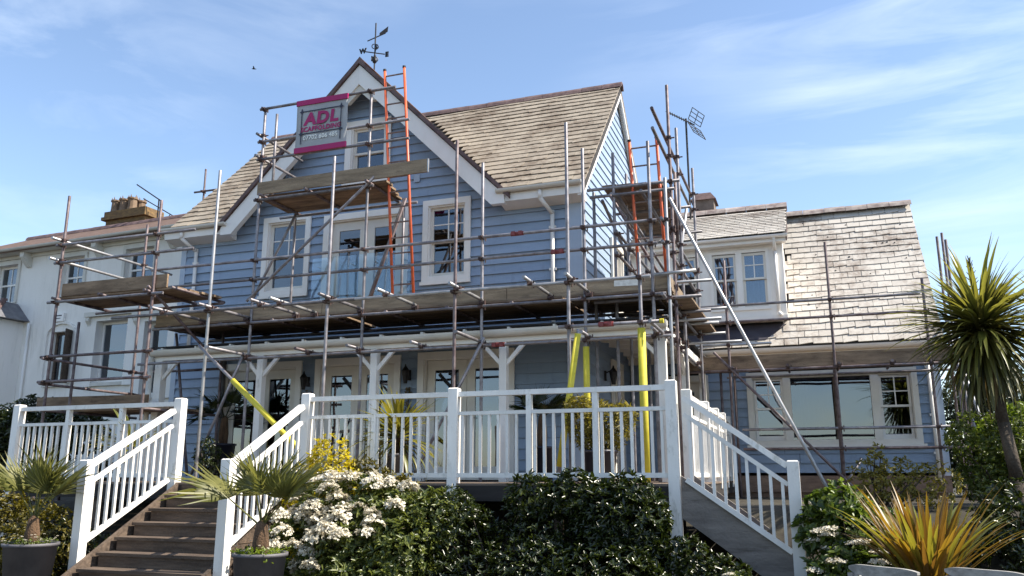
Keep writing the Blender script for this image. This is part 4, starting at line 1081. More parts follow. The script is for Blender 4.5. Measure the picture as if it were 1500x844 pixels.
# diagonal braces
A.tube('brace', (-8.78, Y2 - .11, 4.45), (-6.45, Y2 - .11, 6.36), 'tube')
A.tube('brace', (-9.40, Y3 - .06, 4.75), (-8.60, Y3 - .06, 6.25), 'tube')
A.tube('brace', (-7.05, Y3 - .06, 4.50), (-6.40, Y3 - .06, 6.30), 'tube'); A.tube('brace', (-7.0, Y3 - .12, 4.46), (-6.34, Y3 - .12, 6.28), 'tube_rust')
A.tube('brace', (-8.93, Y1 - .07, 3.58), (-6.50, Y1 - .07, 1.55), 'tube')
A.tube('brace', (-8.75, Y2 - .12, 3.58), (-9.62, Y2 - .12, 1.62), 'tube')
A.tube('brace', (-4.50, Y2 - .12, 3.60), (-5.60, Y2 - .12, 1.60), 'tube'); A.tube('brace', (-2.82, Y1 - .07, 3.48), (-3.12, Y1 - .07, 1.60), 'tube')
def sleeve(p, q, label, r=.042):
    p, q = Vector(p), Vector(q)
    o = obj('foam_sleeve', MB().tube(p - A.b, q - A.b, r, n=14), 'foam', A.root, smooth=True); o['label'] = label
    return o
def lerp(a, b, t): return tuple(a[i] + (b[i] - a[i]) * t for i in range(3))
b0, b1 = (-8.93, Y1 - .07, 3.58), (-6.50, Y1 - .07, 1.55)
sleeve(lerp(b0, b1, .28), lerp(b0, b1, .94), 'yellow foam sleeve on the diagonal brace above the garden stairs')
b0, b1 = (-2.82, Y1 - .07, 3.48), (-3.12, Y1 - .07, 1.60)
sleeve(lerp(b0, b1, .03), lerp(b0, b1, .94), 'tapering yellow foam sleeve on the leaning tube')
sleeve((-2.98, Y2, 3.40), (-2.98, Y2, 2.2), 'pale yellow foam sleeve on an inner upright', .046)
sleeve((-2.0, Y1, 3.46), (-2.0, Y1, DZ + .01), 'bright yellow foam sleeve on the corner upright', .052)
obj('end_cap', MB().tube(Vector((-1.75, Y1 - .052, 3.53)) - A.b, Vector((-1.70, Y1 - .052, 3.53)) - A.b, .032, n=10), 'foam', A.root)

# small scaffold at the left end
B = Scaffold('rusty scaffold bay with raised platform at the left end of the house', (-11.0, 11.0, 1.2))
B.standard(-12.05, Y1, 1.2, 6.41, 'tube_rust'); B.standard(-10.0, Y1, DZ, 6.10, 'tube_rust')
B.standard(-12.05, Y3, GZL, 6.42, 'tube_rust'); B.standard(-11.88, 10.95, GZL, 4.2, 'tube_rust'); B.standard(-10.0, Y3 - .05, DZ, 4.5, 'tube_rust')
LZ = 4.58
for z, m_ in ((5.50, 'tube'), (5.18, 'tube')): B.ledger(-12.15, -9.2, Y1, z, m_)
for z in (5.60, 5.24): B.transom(-12.05, Y1 - .2, 13.3, z, 'alu', off=-.06)
B.ledger(-12.2, -9.75, Y1, LZ - .09, 'tube'); B.tube('ledger', (-12.2, 11.6, LZ - .09), (-9.4, 11.6, LZ - .09), 'tube_rust')
for x in (-12.0, -11.0, -10.05, -9.5): B.tube('transom', (x, Y1 - .15, LZ - .04), (x, 11.75, LZ - .04), 'tube_rust')
for j in range(4):
    B.board('board', (-12.06 + .03 * (j % 2), Y1 + .16 + j * .228, LZ), (-9.55 + .05 * j, Y1 + .16 + j * .228, LZ), .222, .036)
B.board('toe_board', (-12.0, Y1 + .045, LZ + .13), (-9.76, Y1 + .045, LZ + .13), .036, .222, 'board')
for z in (3.55, 3.13): B.ledger(-12.2, -9.85, Y1, z, 'tube_rust'); B.transom(-12.05, Y1 - .1, 13.0, z - .03, 'tube_rust', off=-.06)
B.tube('ledger', (-12.2, Y3 + .05, 3.5), (-10.0, Y3 + .05, 3.5), 'tube_rust')
for j in range(4): B.board('board', (-12.1, 11.35 + j * .228, 2.70), (-10.05, 11.35 + j * .228, 2.70), .222, .036)
B.board('toe_board', (-12.9, 11.2, 2.84), (-10.45, 11.2, 2.82), .036, .215, 'board')
B.tube('transom', (-12.0, 10.5, 2.655), (-12.0, 12.6, 2.655), 'tube_rust'); B.tube('transom', (-10.1, 10.5, 2.655), (-10.1, 12.6, 2.655), 'tube_rust')
B.tube('brace', (-10.05, Y1 - .07, 4.62), (-9.70, 12.9, 3.0), 'tube_rust'); B.tube('brace', (-10.7, 12.0, 4.1), (-10.2, 12.0, 1.6), 'tube_rust')

# side tower on the right
T = Scaffold('tall scaffold tower with high platform beside the sunlit side gable', (-2.2, 12.5, DZ))
TX = -1.76
for y, zt, mt in ((11.52, 5.80, 'alu'), (12.10, 7.52, 'tube_rust'), (12.94, 7.15, 'tube'), (14.88, 7.15, 'tube')): T.standard(TX, y, DZ, zt, mt)
for y in (12.16,): T.tube('standard', (TX + .055, y, 5.0), (TX + .055, y, 6.1), 'tube_rust')
for x, y, zt in ((-2.63, 12.05, 6.50), (-2.63, 13.05, 6.50), (-2.97, 12.15, 5.92), (-2.63, 14.6, 6.4)): T.standard(x, y, DZ, zt)
HZ = 5.93
T.ledger(-3.05, -1.62, 12.10, HZ, 'tube'); T.tube('ledger', (-3.0, 12.02, HZ - .13), (-1.7, 12.02, HZ - .13)); T.tube('ledger', (-2.9, 13.2, HZ - .06), (-1.62, 13.2, HZ - .06)); T.tube('ledger', (-2.9, 14.7, HZ - .06), (-1.62, 14.7, HZ - .06))
for z in (6.65, 6.35): T.transom(TX, 10.95, 15.0, z, 'tube_rust' if z > 6.5 else 'tube', off=-.055)
for x in (-2.66, -2.2, -1.82): T.tube('transom', (x, 12.0, HZ - .11), (x, 15.0, HZ - .11), 'tube')
for j in range(4):
    x = -2.70 + j * .228; T.board('board', (x, 12.06 + .03 * j, HZ + .04), (x, 15.0, HZ + .04), .222, .036, 'board')
for z in (5.17, 4.83): T.transom(TX, 11.4, 15.0, z, 'tube', off=-.055); T.transom(-2.63, 11.9, 15.0, z + .02, 'tube')
for x in (-2.62, -2.30, -1.98):      # main-level return boards round the corner
    T.board('board', (x, 12.95, 4.17), (x, 15.4, 4.17), .222, .036)
T.board('toe_board', (TX - .02, 11.66, 4.27), (TX - .02, 15.2, 4.27), .036, .22, 'board_pale')
for x, yb in ((-1.86, 12.2), (-1.64, 12.05)): T.board('board', (x, yb, 4.13), (x, 15.3, 4.13), .222, .036, 'board')
for y in (11.75, 12.9, 14.0, 15.1): T.tube('transom', (-2.9, y, 4.08), (-1.35, y, 4.08), 'alu' if y > 13 else 'tube')
T.transom(TX, 11.2, 15.3, 4.03, 'tube', off=-.055); T.transom(TX, 10.5, 16.1, 3.53, 'tube', off=-.11)
for y, x1, z in ((12.9, -1.2, 3.95), (12.3, -1.25, 4.42), (13.4, -1.1, 4.20), (14.0, -1.0, 3.75)): T.tube('ledger', (-2.6, y, z), (x1, y, z), 'alu')
T.tube('ledger', (-1.95, 11.45, 4.36), (-1.02 - .35, 11.45, 4.38), 'alu')
for y, z in ((12.1, 5.2), (12.94, 5.45), (12.94, 4.7), (14.88, 5.2), (14.88, 4.0), (12.1, 4.3), (12.1, 3.5), (12.94, 3.6)): T.clamp(TX - .02, y - .03, z)
T.tube('brace', (-1.78, 12.03, 5.66), (.42, 12.03, .75), 'alu')
T.tube('brace', (TX + .10, 13.0, 5.78), (TX - .12, 12.94, 4.50), 'alu')
T.tube('brace', (-2.60, 12.1, 5.85), (-1.78, 14.8, 4.2), 'tube'); T.tube('brace', (-2.85, 12.2, 5.8), (-2.5, 14.7, 4.3), 'tube')
T.tube('brace', (-2.68, 12.0, 5.8), (-1.85, 12.95, 4.2), 'tube_rust')

# wing scaffold
D = Scaffold('low scaffold with toe board along the eaves of the pale slate extension', (0, 15.7, 1.2))
YW = 15.7
D.standard(.44, YW, GZL, 5.74, 'tube_rust'); D.standard(-1.36, YW, GZL, 5.55, 'tube_rust'); D.standard(1.96, YW, GZL, 4.95, 'tube_rust'); D.standard(2.40, YW, GZL, 5.6, 'tube_rust')
for x, y, zt in ((2.40, 16.6, 5.9), (2.62, 17.5, 6.2), (.44, 16.55, 3.6), (-1.36, 16.55, 3.6)): D.standard(x, y, GZL, zt, 'tube_rust')
D.ledger(-2.1, 1.9, YW, 4.67, 'tube'); D.ledger(-2.25, 2.0, YW, 4.36, 'tube_rust'); D.ledger(-2.2, -.60, YW, 3.94, 'alu')
D.ledger(-2.2, 2.45, YW, 3.46, 'tube_rust'); D.ledger(-1.2, 2.45, YW, 2.40, 'tube'); D.ledger(-1.2, 2.45, YW, 2.06, 'tube_rust')
D.tube('ledger', (-1.5, 16.55, 3.44), (2.5, 16.55, 3.44), 'tube')
for x in (-1.3, -.35, .5, 1.35, 2.2): D.tube('transom', (x, YW - .2, 3.515), (x, 16.65, 3.515), 'tube_rust'); D.clamp(x, YW - .07, 3.48)
for z in (4.36, 3.47, 2.4): D.tube('transom', (2.46, YW - .15, z), (2.46, 17.4, z), 'alu')
for j in range(3): D.board('board', (-2.2, YW + .18 + j * .228, 3.54), (2.3, YW + .18 + j * .228, 3.54), .222, .036)
D.board('toe_board', (-2.2, YW + .045, 3.62), (1.86, YW + .045, 3.62), .036, .24, 'board'); D.board('toe_board', (1.87, YW + .03, 3.63), (2.32, YW + .03, 3.63), .036, .24, 'board')
D.tube('brace', (-1.62, 15.55, 3.80), (.75, 15.55, 1.2), 'tube_rust'); D.tube('brace', (2.25, 15.6, 4.2), (2.55, 15.1, 1.2), 'tube'); D.tube('brace', (2.3, 15.75, 4.0), (2.75, 14.9, 1.2), 'alu')
D.tube('brace', (.75, 15.9, 1.9), (.3, 15.9, 1.22), 'tube')
D.tube('standard', (-1.55, 15.9, 1.22), (-1.55, 15.9, 3.6), 'tube_rust')
# rear scaffold seen over the left roof
E_ = Scaffold('single rear scaffold upright showing above the left roof slope', (-13.8, 16.0, 1.2))
E_.standard(-13.8, 16.0, GZL, 9.06, 'tube_rust'); E_.tube('ledger', (-14.05, 15.95, 8.46), (-12.6, 15.95, 8.46), 'tube_rust'); E_.clamp(-13.8, 15.97, 8.46)

# ------------------------------------------------------------------ ladders
def ladder(p0, p1, width, n, label, mat='orange'):
    p0, p1 = Vector(p0), Vector(p1); t = thing('ladder', label, 'ladder', p0, 0, 'orange ladders tied to the scaffolding')
    s = Vector((width / 2, 0, 0)); d = p1 - p0
    for k in (-1, 1): obj('stile', MB().tube(s * k, d + s * k, .024, n=10), mat, t, smooth=True)
    for i in range(n):
        c = d * ((i + .6) / n); obj('rung', MB().tube(c - s, c + s, .014, n=8), 'rung', t)
    for k in (-1, 1): obj('end_cap', MB().tube(d + s * k, d * (1 + .03 / d.length) + s * k, .03, n=10), 'iron', t)
ladder((-6.02, 11.75, 4.18), (-6.30, 11.70, 8.38), .37, 16, 'tall orange ladder rising from the front walkway past the attic window')
ladder((-2.16, 12.6, 4.19), (-2.14, 11.98, 6.62), .42, 9, 'shorter orange ladder inside the side scaffold tower')

# ------------------------------------------------------------------ banner
bx0, bx1, bz0, bz1, by = -8.03, -7.03, 6.98, 7.93, Y2 - .085
ban = thing('banner', 'silver and magenta scaffolding company banner tied to the upper guard rails', 'banner', ((bx0 + bx1) / 2, by, bz0))
bw, bh = bx1 - bx0, bz1 - bz0
nn = 14; V = []; F = []
for i in range(nn + 1):
    for j in range(nn + 1):
        x = -bw / 2 + bw * i / nn; z = bh * j / nn
        V.append((x, .010 * math.sin(i * .9 + j * .25) * math.sin(math.pi * j / nn), z))
for i in range(nn):
    for j in range(nn): F.append((i * (nn + 1) + j, (i + 1) * (nn + 1) + j, (i + 1) * (nn + 1) + j + 1, i * (nn + 1) + j + 1))
sheet = put('sheet', fast_mesh('sheet', V, F, 'banner', True), ban)
so = sheet.modifiers.new('thickness', 'SOLIDIFY'); so.thickness = .003
yo = -.016
for z0, z1 in ((-.005, .09), (bh - .085, bh + .01)):
    obj('magenta_strip', MB().box(-bw / 2 - .005, bw / 2 + .005, yo - .004, .012, z0, z1), 'magenta', ban)
RX = Matrix.Rotation(R(90), 4, 'X')
put('lettering', text_mesh('ADL', .33, 'magenta', .001, .015, .08, 1.12), ban, Matrix.Translation((.0, yo, .585)) @ RX @ Matrix.Diagonal((.98, .9, 1, 1)))
put('lettering', text_mesh('SCAFFOLDING', .135, 'magenta', .001, .005, .06, 1.10), ban, Matrix.Translation((.0, yo, .405)) @ RX @ Matrix.Diagonal((.83, .86, 1, 1)))
put('lettering', text_mesh('07702 606 485', .125, 'print_white', .001, .002, 0, 1.0), ban, Matrix.Translation((.0, yo, .25)) @ RX @ Matrix.Diagonal((.9, .88, 1, 1)))
for x0, x1, z0, z1 in ((-.40, .40, .735, .752), (-.41, .41, .325, .342), (-.395, -.378, .15, .80), (.378, .395, .15, .80)):
    obj('printed_line', MB().box(x0, x1, yo - .001, yo + (.0005 if x1 - x0 > .1 else .001), z0, z1), 'ink', ban)
for x in (-.386, .386):
    for z in (.742, .334): obj('printed_knot', MB().prism([(x, z - .055), (x + .02, z - .015), (x + .05, z), (x + .02, z + .015), (x, z + .055), (x - .02, z + .015), (x - .05, z), (x - .02, z - .015)], 'y', yo - .002, yo + .0015), 'ink', ban)

# ------------------------------------------------------------------ vegetation
def leaf_cloud(P, D, Nn, L, W, fold=.25, droop=.12):
    """leaves as six-point folded blades: P base, D direction, Nn face normal, L length, W width"""
    n = len(P); D = unit(D); S = unit(np.cross(D, Nn)); Nn = np.cross(S, D)
    L = L[:, None]; W = W[:, None]
    V = np.empty((n, 6, 3))
    V[:, 0] = P
    V[:, 1] = P + D * L * .38 + S * W * .46 + Nn * W * fold
    V[:, 2] = P + D * L * .72 + S * W * .36 + Nn * W * fold * .6
    V[:, 3] = P + D * L - Nn * L * droop
    V[:, 4] = P + D * L * .72 - S * W * .36 + Nn * W * fold * .6
    V[:, 5] = P + D * L * .38 - S * W * .46 + Nn * W * fold
    b = (np.arange(n) * 6)[:, None]
    T = np.stack([b + [0, 1, 3], b + [1, 2, 3], b + [0, 3, 5], b + [3, 4, 5]], 1).reshape(-1, 3)
    return V.reshape(-1, 3), T

def lump_tips(lumps, n, lo=.82, hi=1.04, zmin=-1):
    c = np.array([l[0] for l in lumps], float); r = np.array([l[1] for l in lumps], float)
    wt = (r[:, 0] * r[:, 2] + r[:, 1] * r[:, 2] + r[:, 0] * r[:, 1]); wt /= wt.sum()
    out_p, out_n = [], []; got = 0
    while got < n:
        k = RNG.choice(len(lumps), n, p=wt); d = unit(RNG.normal(size=(n, 3)))
        p = c[k] + d * r[k] * RNG.uniform(lo, hi, (n, 1))
        q = (p[:, None] - c[None]) / r[None]; dist = np.linalg.norm(q, axis=2)
        dist[np.arange(n), k] = 9
        ok = (dist.min(1) > lo * .9) & (p[:, 2] > zmin)
        nn_ = unit(d / r[k])
        out_p.append(p[ok]); out_n.append(nn_[ok]); got += ok.sum()
    return np.concatenate(out_p)[:n], np.concatenate(out_n)[:n]

def rosettes(P, Nm, k, L, W, open_=(35, 85), jit=.5):
    n = len(P)
    up = Nm * .75 + np.array([0, 0, .55]) + RNG.normal(size=(n, 3)) * jit * .5
    up = unit(up); P = np.repeat(P, k, 0); up = np.repeat(up, k, 0)
    t = unit(np.cross(up, RNG.normal(size=(n * k, 3))))
    a = np.radians(RNG.uniform(open_[0], open_[1], (n * k, 1)))
    D = up * np.cos(a) + t * np.sin(a)
    Nn = up * np.sin(a) - t * np.cos(a)
    Ls = L * RNG.uniform(.5, 1.2, n * k) * np.repeat(RNG.uniform(.6, 1.25, n), k); Ws = W * RNG.uniform(.75, 1.2, n * k)
    return leaf_cloud(P + RNG.normal(size=(n * k, 3)) * .008, D, Nn, Ls, Ws)

def branches(base, tips, r=.012):
    m = MB()
    for t in tips:
        b = Vector(base) + Vector((random.uniform(-.08, .08), random.uniform(-.08, .08), 0)); t = Vector(t); mid = (b + t) / 2 + Vector((random.uniform(-.06, .06), random.uniform(-.06, .06), .05))
        m.tube(b, mid, r, r * .8, 5, False); m.tube(mid, t, r * .8, r * .4, 5, False)
    return m

def shrub(name, label, cat, base, lumps, n, k, L, W, mat, inner=.35, group=None, zmin=None, open_=(35, 85), nb=14):
    base = np.array(base, float)
    t = thing(name, label, cat, tuple(base), 0, group)
    lp = [((np.array(c) - base), np.array(r)) for c, r in lumps]
    zmin = .02 if zmin is None else zmin - base[2]
    P, Nm = lump_tips(lp, n, zmin=zmin)
    V, F = rosettes(P, Nm, k, L, W, open_)
    P2, N2 = lump_tips(lp, int(n * inner), .35, .8, zmin=zmin)
    V2, F2 = rosettes(P2, N2, k, L * 1.1, W * 1.15, (40, 100))
    put('foliage', fast_mesh('foliage', np.concatenate([V, V2]), np.concatenate([F, F2 + len(V)]), mat), t)
    idx = RNG.choice(len(P), min(nb, len(P)), replace=False)
    obj('stem', branches((0, 0, 0), [P[i] * .97 for i in idx]), 'twig', t)
    return t, P, Nm

def rnd_lumps(x0, x1, y0, y1, z0, z1, n, r):
    out = []
    for _ in range(n):
        rr = r * random.uniform(.75, 1.25)
        out.append(((random.uniform(x0, x1), random.uniform(y0, y1), random.uniform(z0, z1)), (rr, rr * .9, rr * random.uniform(.8, 1.05))))
    return out

# flower trusses
def truss_mesh(nf, rad, size, flat=False):
    d = unit(RNG.normal(size=(nf, 3))); d[:, 2] = np.abs(d[:, 2]) * (.35 if flat else 1)
    P = d * np.array([rad, rad, rad * (.35 if flat else .8)]); Nm = unit(d + [0, 0, .6 if flat else .1])
    V, F = rosettes(P, Nm, 5, size, size * .8, (50, 80), .1)
    return fast_mesh('flower_head', V, F, 'flower')
TRUSS = [truss_mesh(34, .062, .03) for _ in range(4)]
FLAT = [truss_mesh(26, .07, .026, True) for _ in range(3)]

# white-flowered shrub in front of the deck
lumps = [((-5.45, 8.85, 1.16), (.34, .36, .36)), ((-5.05, 8.95, 1.22), (.38, .36, .34)), ((-4.65, 8.95, 1.14), (.40, .38, .34)), ((-5.65, 8.6, .78), (.36, .36, .40)),
         ((-5.0, 8.55, .68), (.52, .40, .40)), ((-4.4, 8.65, .78), (.40, .40, .42)), ((-4.85, 8.4, .42), (.7, .36, .34)), ((-4.15, 8.95, 1.1), (.3, .34, .34))]
t, P, Nm = shrub('flowering_shrub', 'green shrub covered in round white flower heads below the deck railing', 'shrub', (-5.0, 8.8, .2), lumps, 1500, 8, .085, .03, 'leaf_rhodo')
vis = [i for i in range(len(P)) if Nm[i][1] < .25 and P[i][2] > .35 and P[i][0] < .55]
pts = []
random.shuffle(vis)
for i in vis:
    p = P[i]
    w_ = 1 - (p[0] > .05) * .55 - (p[2] < .62) * (.3 if p[0] < -.4 else .72)
    if random.random() > w_: continue
    if all(np.linalg.norm(p - q) > .125 for q in pts):
        pts.append(p)
        put('flower_head', random.choice(TRUSS), t, Matrix.Translation(Vector(p + Nm[i] * .05)) @ Matrix.Rotation(random.uniform(0, 6), 4, 'Z') @ Matrix.Rotation(random.uniform(.0, .5), 4, 'X') @ Matrix.Diagonal([random.uniform(1.25, 1.8)] * 3 + [1]))
    if len(pts) > 56: break

shrub('golden_shrub', 'golden yellow variegated shrub beside the right stair handrail', 'shrub', (-5.85, 9.3, .25),
      [((-6.0, 9.3, 1.42), (.28, .26, .45)), ((-5.75, 9.35, 1.62), (.3, .26, .48)), ((-5.5, 9.3, 1.3), (.3, .28, .5)), ((-6.08, 9.2, .95), (.28, .28, .5)), ((-5.7, 9.1, .9), (.42, .3, .5)), ((-5.9, 9.35, 1.75), (.14, .14, .3))], 850, 7, .05, .026, 'leaf_yellow')
shrub('leafy_shrub', 'mid green shrub between the golden shrub and the deck railing', 'shrub', (-5.05, 9.4, .25),
      [((-5.3, 9.4, 1.45), (.26, .2, .36)), ((-5.0, 9.42, 1.3), (.3, .2, .42)), ((-4.75, 9.4, 1.2), (.3, .2, .42)), ((-5.1, 9.35, .8), (.4, .24, .5))], 420, 7, .07, .028, 'leaf_olive')
lumps = rnd_lumps(-4.1, -2.9, 9.0, 9.35, .55, 1.05, 9, .40) + [((-3.7, 8.8, .45), (.6, .4, .4)), ((-3.0, 8.85, .5), (.5, .4, .45)), ((-4.0, 9.2, 1.1), (.3, .3, .36))]
shrub('dark_shrub', 'dark small-leaved shrub under the middle of the deck railing', 'shrub', (-3.5, 9.05, .2), lumps, 1500, 7, .06, .024, 'leaf_dark', .3)
lumps = rnd_lumps(-2.9, -1.75, 9.15, 9.35, .6, 1.22, 9, .36) + [((-2.2, 8.9, .5), (.7, .4, .4)), ((-2.55, 9.25, 1.37), (.32, .26, .28)), ((-1.95, 9.25, 1.32), (.36, .26, .28)), ((-3.05, 9.2, 1.34), (.3, .26, .28))]
shrub('glossy_shrub', 'glossy broad-leaved evergreen shrub in front of the corner railing post', 'shrub', (-2.3, 9.1, .2), lumps, 1700, 8, .08, .030, 'leaf_dark', .35)
shrub('glossy_shrub', 'low dark evergreen shrub tucked under the side stairs', 'shrub', (-1.15, 9.25, .2),
      [((-1.35, 9.25, .62), (.3, .25, .36)), ((-1.0, 9.2, .45), (.34, .3, .34)), ((-.7, 9.15, .3), (.3, .3, .26))], 480, 7, .07, .03, 'leaf_dark', .3)
t, P, Nm = shrub('low_flowering_plant', 'low plant with small white flowers at the foot of the side stairs', 'plant', (-.75, 9.0, .2),
      [((-.85, 9.0, .42), (.22, .2, .24)), ((-.55, 8.95, .34), (.22, .2, .2))], 160, 6, .05, .022, 'leaf_mid', .3)
for i in range(16):
    p = P[i]
    if Nm[i][1] < .4: put('flower_head', random.choice(FLAT), t, Matrix.Translation(Vector(p + Nm[i] * .02)) @ Matrix.Diagonal((.5, .5, .5, 1)))
# right of the side stairs
lumps = rnd_lumps(.0, .65, 9.5, 9.9, .7, 1.25, 7, .32) + [((.25, 9.3, .5), (.45, .35, .4)), ((.15, 9.6, 1.3), (.22, .22, .24))]
t, P, Nm = shrub('viburnum_shrub', 'bright green shrub with flat white flower heads right of the side stairs', 'shrub', (.3, 9.5, .2), lumps, 760, 6, .10, .045, 'leaf_vib', .4)
k = 0
for i in range(len(P)):
    if Nm[i][1] < -.3 and .35 < P[i][2] < .85 and k < 16:
        k += 1; put('flower_head', random.choice(FLAT), t, Matrix.Translation(Vector(P[i] + Nm[i] * .05 + np.array([0, 0, .03]))) @ Matrix.Diagonal((1.2, 1.2, 1.1, 1)))
shrub('feathery_shrub', 'thin upright olive-leaved shrub behind the bronze sword-leaved plant', 'shrub', (.75, 11.6, 1.1),
      [((.6, 11.6, 1.5), (.25, .2, .3)), ((.9, 11.6, 1.55), (.3, .2, .28)), ((1.3, 11.6, 1.5), (.35, .2, .26)), ((.72, 11.6, 1.8), (.1, .1, .2))], 330, 6, .06, .022, 'leaf_bamboo', .3)
lumps = rnd_lumps(1.75, 3.2, 10.2, 11.0, .5, 1.5, 14, .42)
shrub('dark_hedge', 'dark evergreen bush below the cordyline trunk', 'bush', (2.4, 10.5, .2), lumps, 1700, 7, .07, .032, 'leaf_dark', .4)
lumps = rnd_lumps(1.95, 2.5, 12.3, 12.8, 1.5, 2.2, 6, .34)
shrub('dark_hedge', 'upright dark bush at the corner of the extension', 'bush', (2.2, 12.5, 1.2), lumps, 700, 7, .07, .03, 'leaf_mid', .4)
lumps = rnd_lumps(2.4, 4.6, 13.3, 14.2, 1.8, 2.3, 13, .38)
shrub('lime_hedge', 'sunlit lime green hedge behind the cordyline trunk', 'hedge', (3.4, 13.7, 1.2), lumps, 1500, 7, .08, .04, 'leaf_lime', .4)
# left of the garden stairs
lumps = rnd_lumps(-11.2, -9.3, 8.3, 9.3, .4, 1.15, 12, .42)
shrub('golden_groundcover', 'olive and gold leaved bank of shrubs left of the garden stairs', 'shrub', (-10.2, 8.8, .2), lumps, 1700, 7, .055, .034, 'leaf_olive', .4)
lumps = rnd_lumps(-9.3, -8.75, 8.7, 9.4, .4, .9, 6, .3)
shrub('dark_shrub', 'small dark shrub growing against the left stair stringer', 'shrub', (-9.0, 9.0, .2), lumps, 520, 7, .06, .026, 'leaf_dark', .4)
lumps = rnd_lumps(-18.0, -13.6, 13.0, 13.8, 1.5, 2.75, 34, .5)
shrub('clipped_hedge', 'dark clipped hedge in front of the white neighbouring house', 'hedge', (-15.8, 13.4, 1.2), lumps, 4200, 6, .09, .045, 'leaf_dark', .5)

shrub('dark_hedge', 'dark bushy shrub behind the corner of the extension', 'bush', (3.3, 19.0, 1.2), rnd_lumps(2.75, 4.6, 18.3, 20.0, 1.5, 3.0, 16, .55), 1500, 6, .11, .05, 'leaf_dark', .6)
# background tree on the right
tr = thing('garden_tree', 'dark spreading tree behind the lime hedge and cordyline', 'tree', (4.4, 18.6, 1.2))
m = MB(); m.tube((0, 0, 0), (.1, 0, 1.3), .16, .12, 10)
for i in range(9):
    a = i * 2.4; q = Vector((math.cos(a) * random.uniform(.7, 1.5), math.sin(a) * .9, random.uniform(1.7, 3.0)))
    m.tube((.1, 0, random.uniform(.9, 1.3)), q * .6 + Vector((.05, 0, .5)), .07, .045, 7); m.tube(q * .6 + Vector((.05, 0, .5)), q, .045, .015, 6)
obj('trunk', m, 'bark', tr)
lumps = [((random.uniform(-1.7, 2.6), random.uniform(-1.0, 1.2), random.uniform(.1, 2.6)), (.6, .55, .45)) for _ in range(34)]
P, Nm = lump_tips(lumps, 4200, .4, 1.0); V, F = rosettes(P, Nm, 6, .10, .045)
put('crown', fast_mesh('crown', V, F, 'leaf_dark'), tr)

# sword-leaved plants
def blade_mesh(L, W, e0, curve, mat, seg=7, fold=.3, twist=0.0):
    """strap leaf starting at the origin in the XZ plane; e0 start elevation, curve = total bend downwards"""
    V = []; F = []; p = Vector((0, 0, 0))
    for i in range(seg + 1):
        t = i / seg; e = e0 - curve * t ** 1.6
        w = W * min(1, .55 + t * 1.8) * (1 - t ** 2.6) * .5 + .0012
        tw = twist * t
        side = Vector((0, math.cos(tw), math.sin(tw)))
        nrm = Vector((-math.sin(e), 0, math.cos(e)))
        V += [p + side * w + nrm * w * fold, p.copy(), p - side * w + nrm * w * fold]
        p = p + Vector((math.cos(e), 0, math.sin(e))) * (L / seg)
    for i in range(seg):
        a = i * 3; F += [(a, a + 1, a + 4), (a, a + 4, a + 3), (a + 1, a + 2, a + 5), (a + 1, a + 5, a + 4)]
    return fast_mesh('leaf', V, F, mat, True)

def pot_obj(parent, r0, r1, h, mat='pot', lip=True, n=24):
    prof = [(r0, 0), (r1, h)] + ([(r1 + .018, h), (r1 + .018, h + .035), (r1 - .012, h + .035)] if lip else [(r1 - .02, h)]) + [(r1 - .04, h - .05), (.01, h - .05)]
    o = obj('pot', MB().lathe((0, 0, 0), prof, 40), mat, parent)
    for p in o.data.polygons: p.use_smooth = abs(p.normal.z) < .3
    return o

ph = thing('phormium', 'bronze and yellow sword-leaved plant in a dark pot behind the grey chairs', 'plant', (.86, 8.55, .2))
pot_obj(ph, .24, .30, .48, 'dark_pot')
bl = [(blade_mesh(random.uniform(.75, 1.08), .05, e, c, mt, twist=random.uniform(-.4, .4)), e) for mt, e, c in
      [('leaf_phormium', R(82), R(8)), ('leaf_phormium', R(74), R(16)), ('leaf_phormium', R(64), R(18)), ('leaf_phormium2', R(68), R(14)), ('leaf_phormium', R(54), R(20)), ('leaf_phormium', R(44), R(26)), ('leaf_phormium2', R(78), R(14)), ('leaf_phormium2', R(58), R(16)), ('leaf_stripe', R(48), R(24)), ('leaf_phormium2', R(40), R(18)), ('leaf_phormium', R(60), R(75)), ('leaf_stripe', R(70), R(14)), ('leaf_cord', R(56), R(40))]]
for i in range(230):
    me, e = bl[i % len(bl)]; a = random.uniform(0, 6.283); rr = random.uniform(.02, .17)
    put('leaf', me, ph, Matrix.Translation((rr * math.cos(a), rr * math.sin(a), .44)) @ Matrix.Rotation(a + random.uniform(-.4, .4), 4, 'Z') @ Matrix.Diagonal([random.uniform(.66, 1.06)] * 3 + [1]))

def sword_crown(parent, c, n, L, W, mats, lo=-70, hi=88, part='leaf'):
    ms = []
    for k in range(10):
        e = R(hi - (hi - lo) * ((k + .5) / 10)); mt = mats[1] if (k >= 8) else mats[0]
        ms.append((blade_mesh(L * random.uniform(.85, 1.1), W, e, R(18 + 5 * k), mt, 6, twist=random.uniform(-.5, .5)), e))
    for i in range(n):
        k = min(9, int(abs(random.triangular(0, 10, 3.6)))); me, e = ms[k]; a = random.uniform(0, 6.283)
        off = Vector((math.cos(a) * .05, math.sin(a) * .05, .12 * math.sin(e)))
        put(part, me, parent, Matrix.Translation(Vector(c) + off) @ Matrix.Rotation(a, 4, 'Z') @ Matrix.Rotation(random.uniform(-.15, .15), 4, 'Y') @ Matrix.Diagonal([random.uniform(.75, 1.12)] * 3 + [1]))
cor = thing('cordyline_tree', 'tall cordyline palm with bursting sword-leaf crown on a slim grey trunk', 'tree', (2.34, 12.0, 0.95))
m = MB(); pts = [(0, 0, -.1), (-.03, 0, .6), (-.10, 0, 1.3), (-.18, 0, 2.0), (-.22, 0, 2.45)]
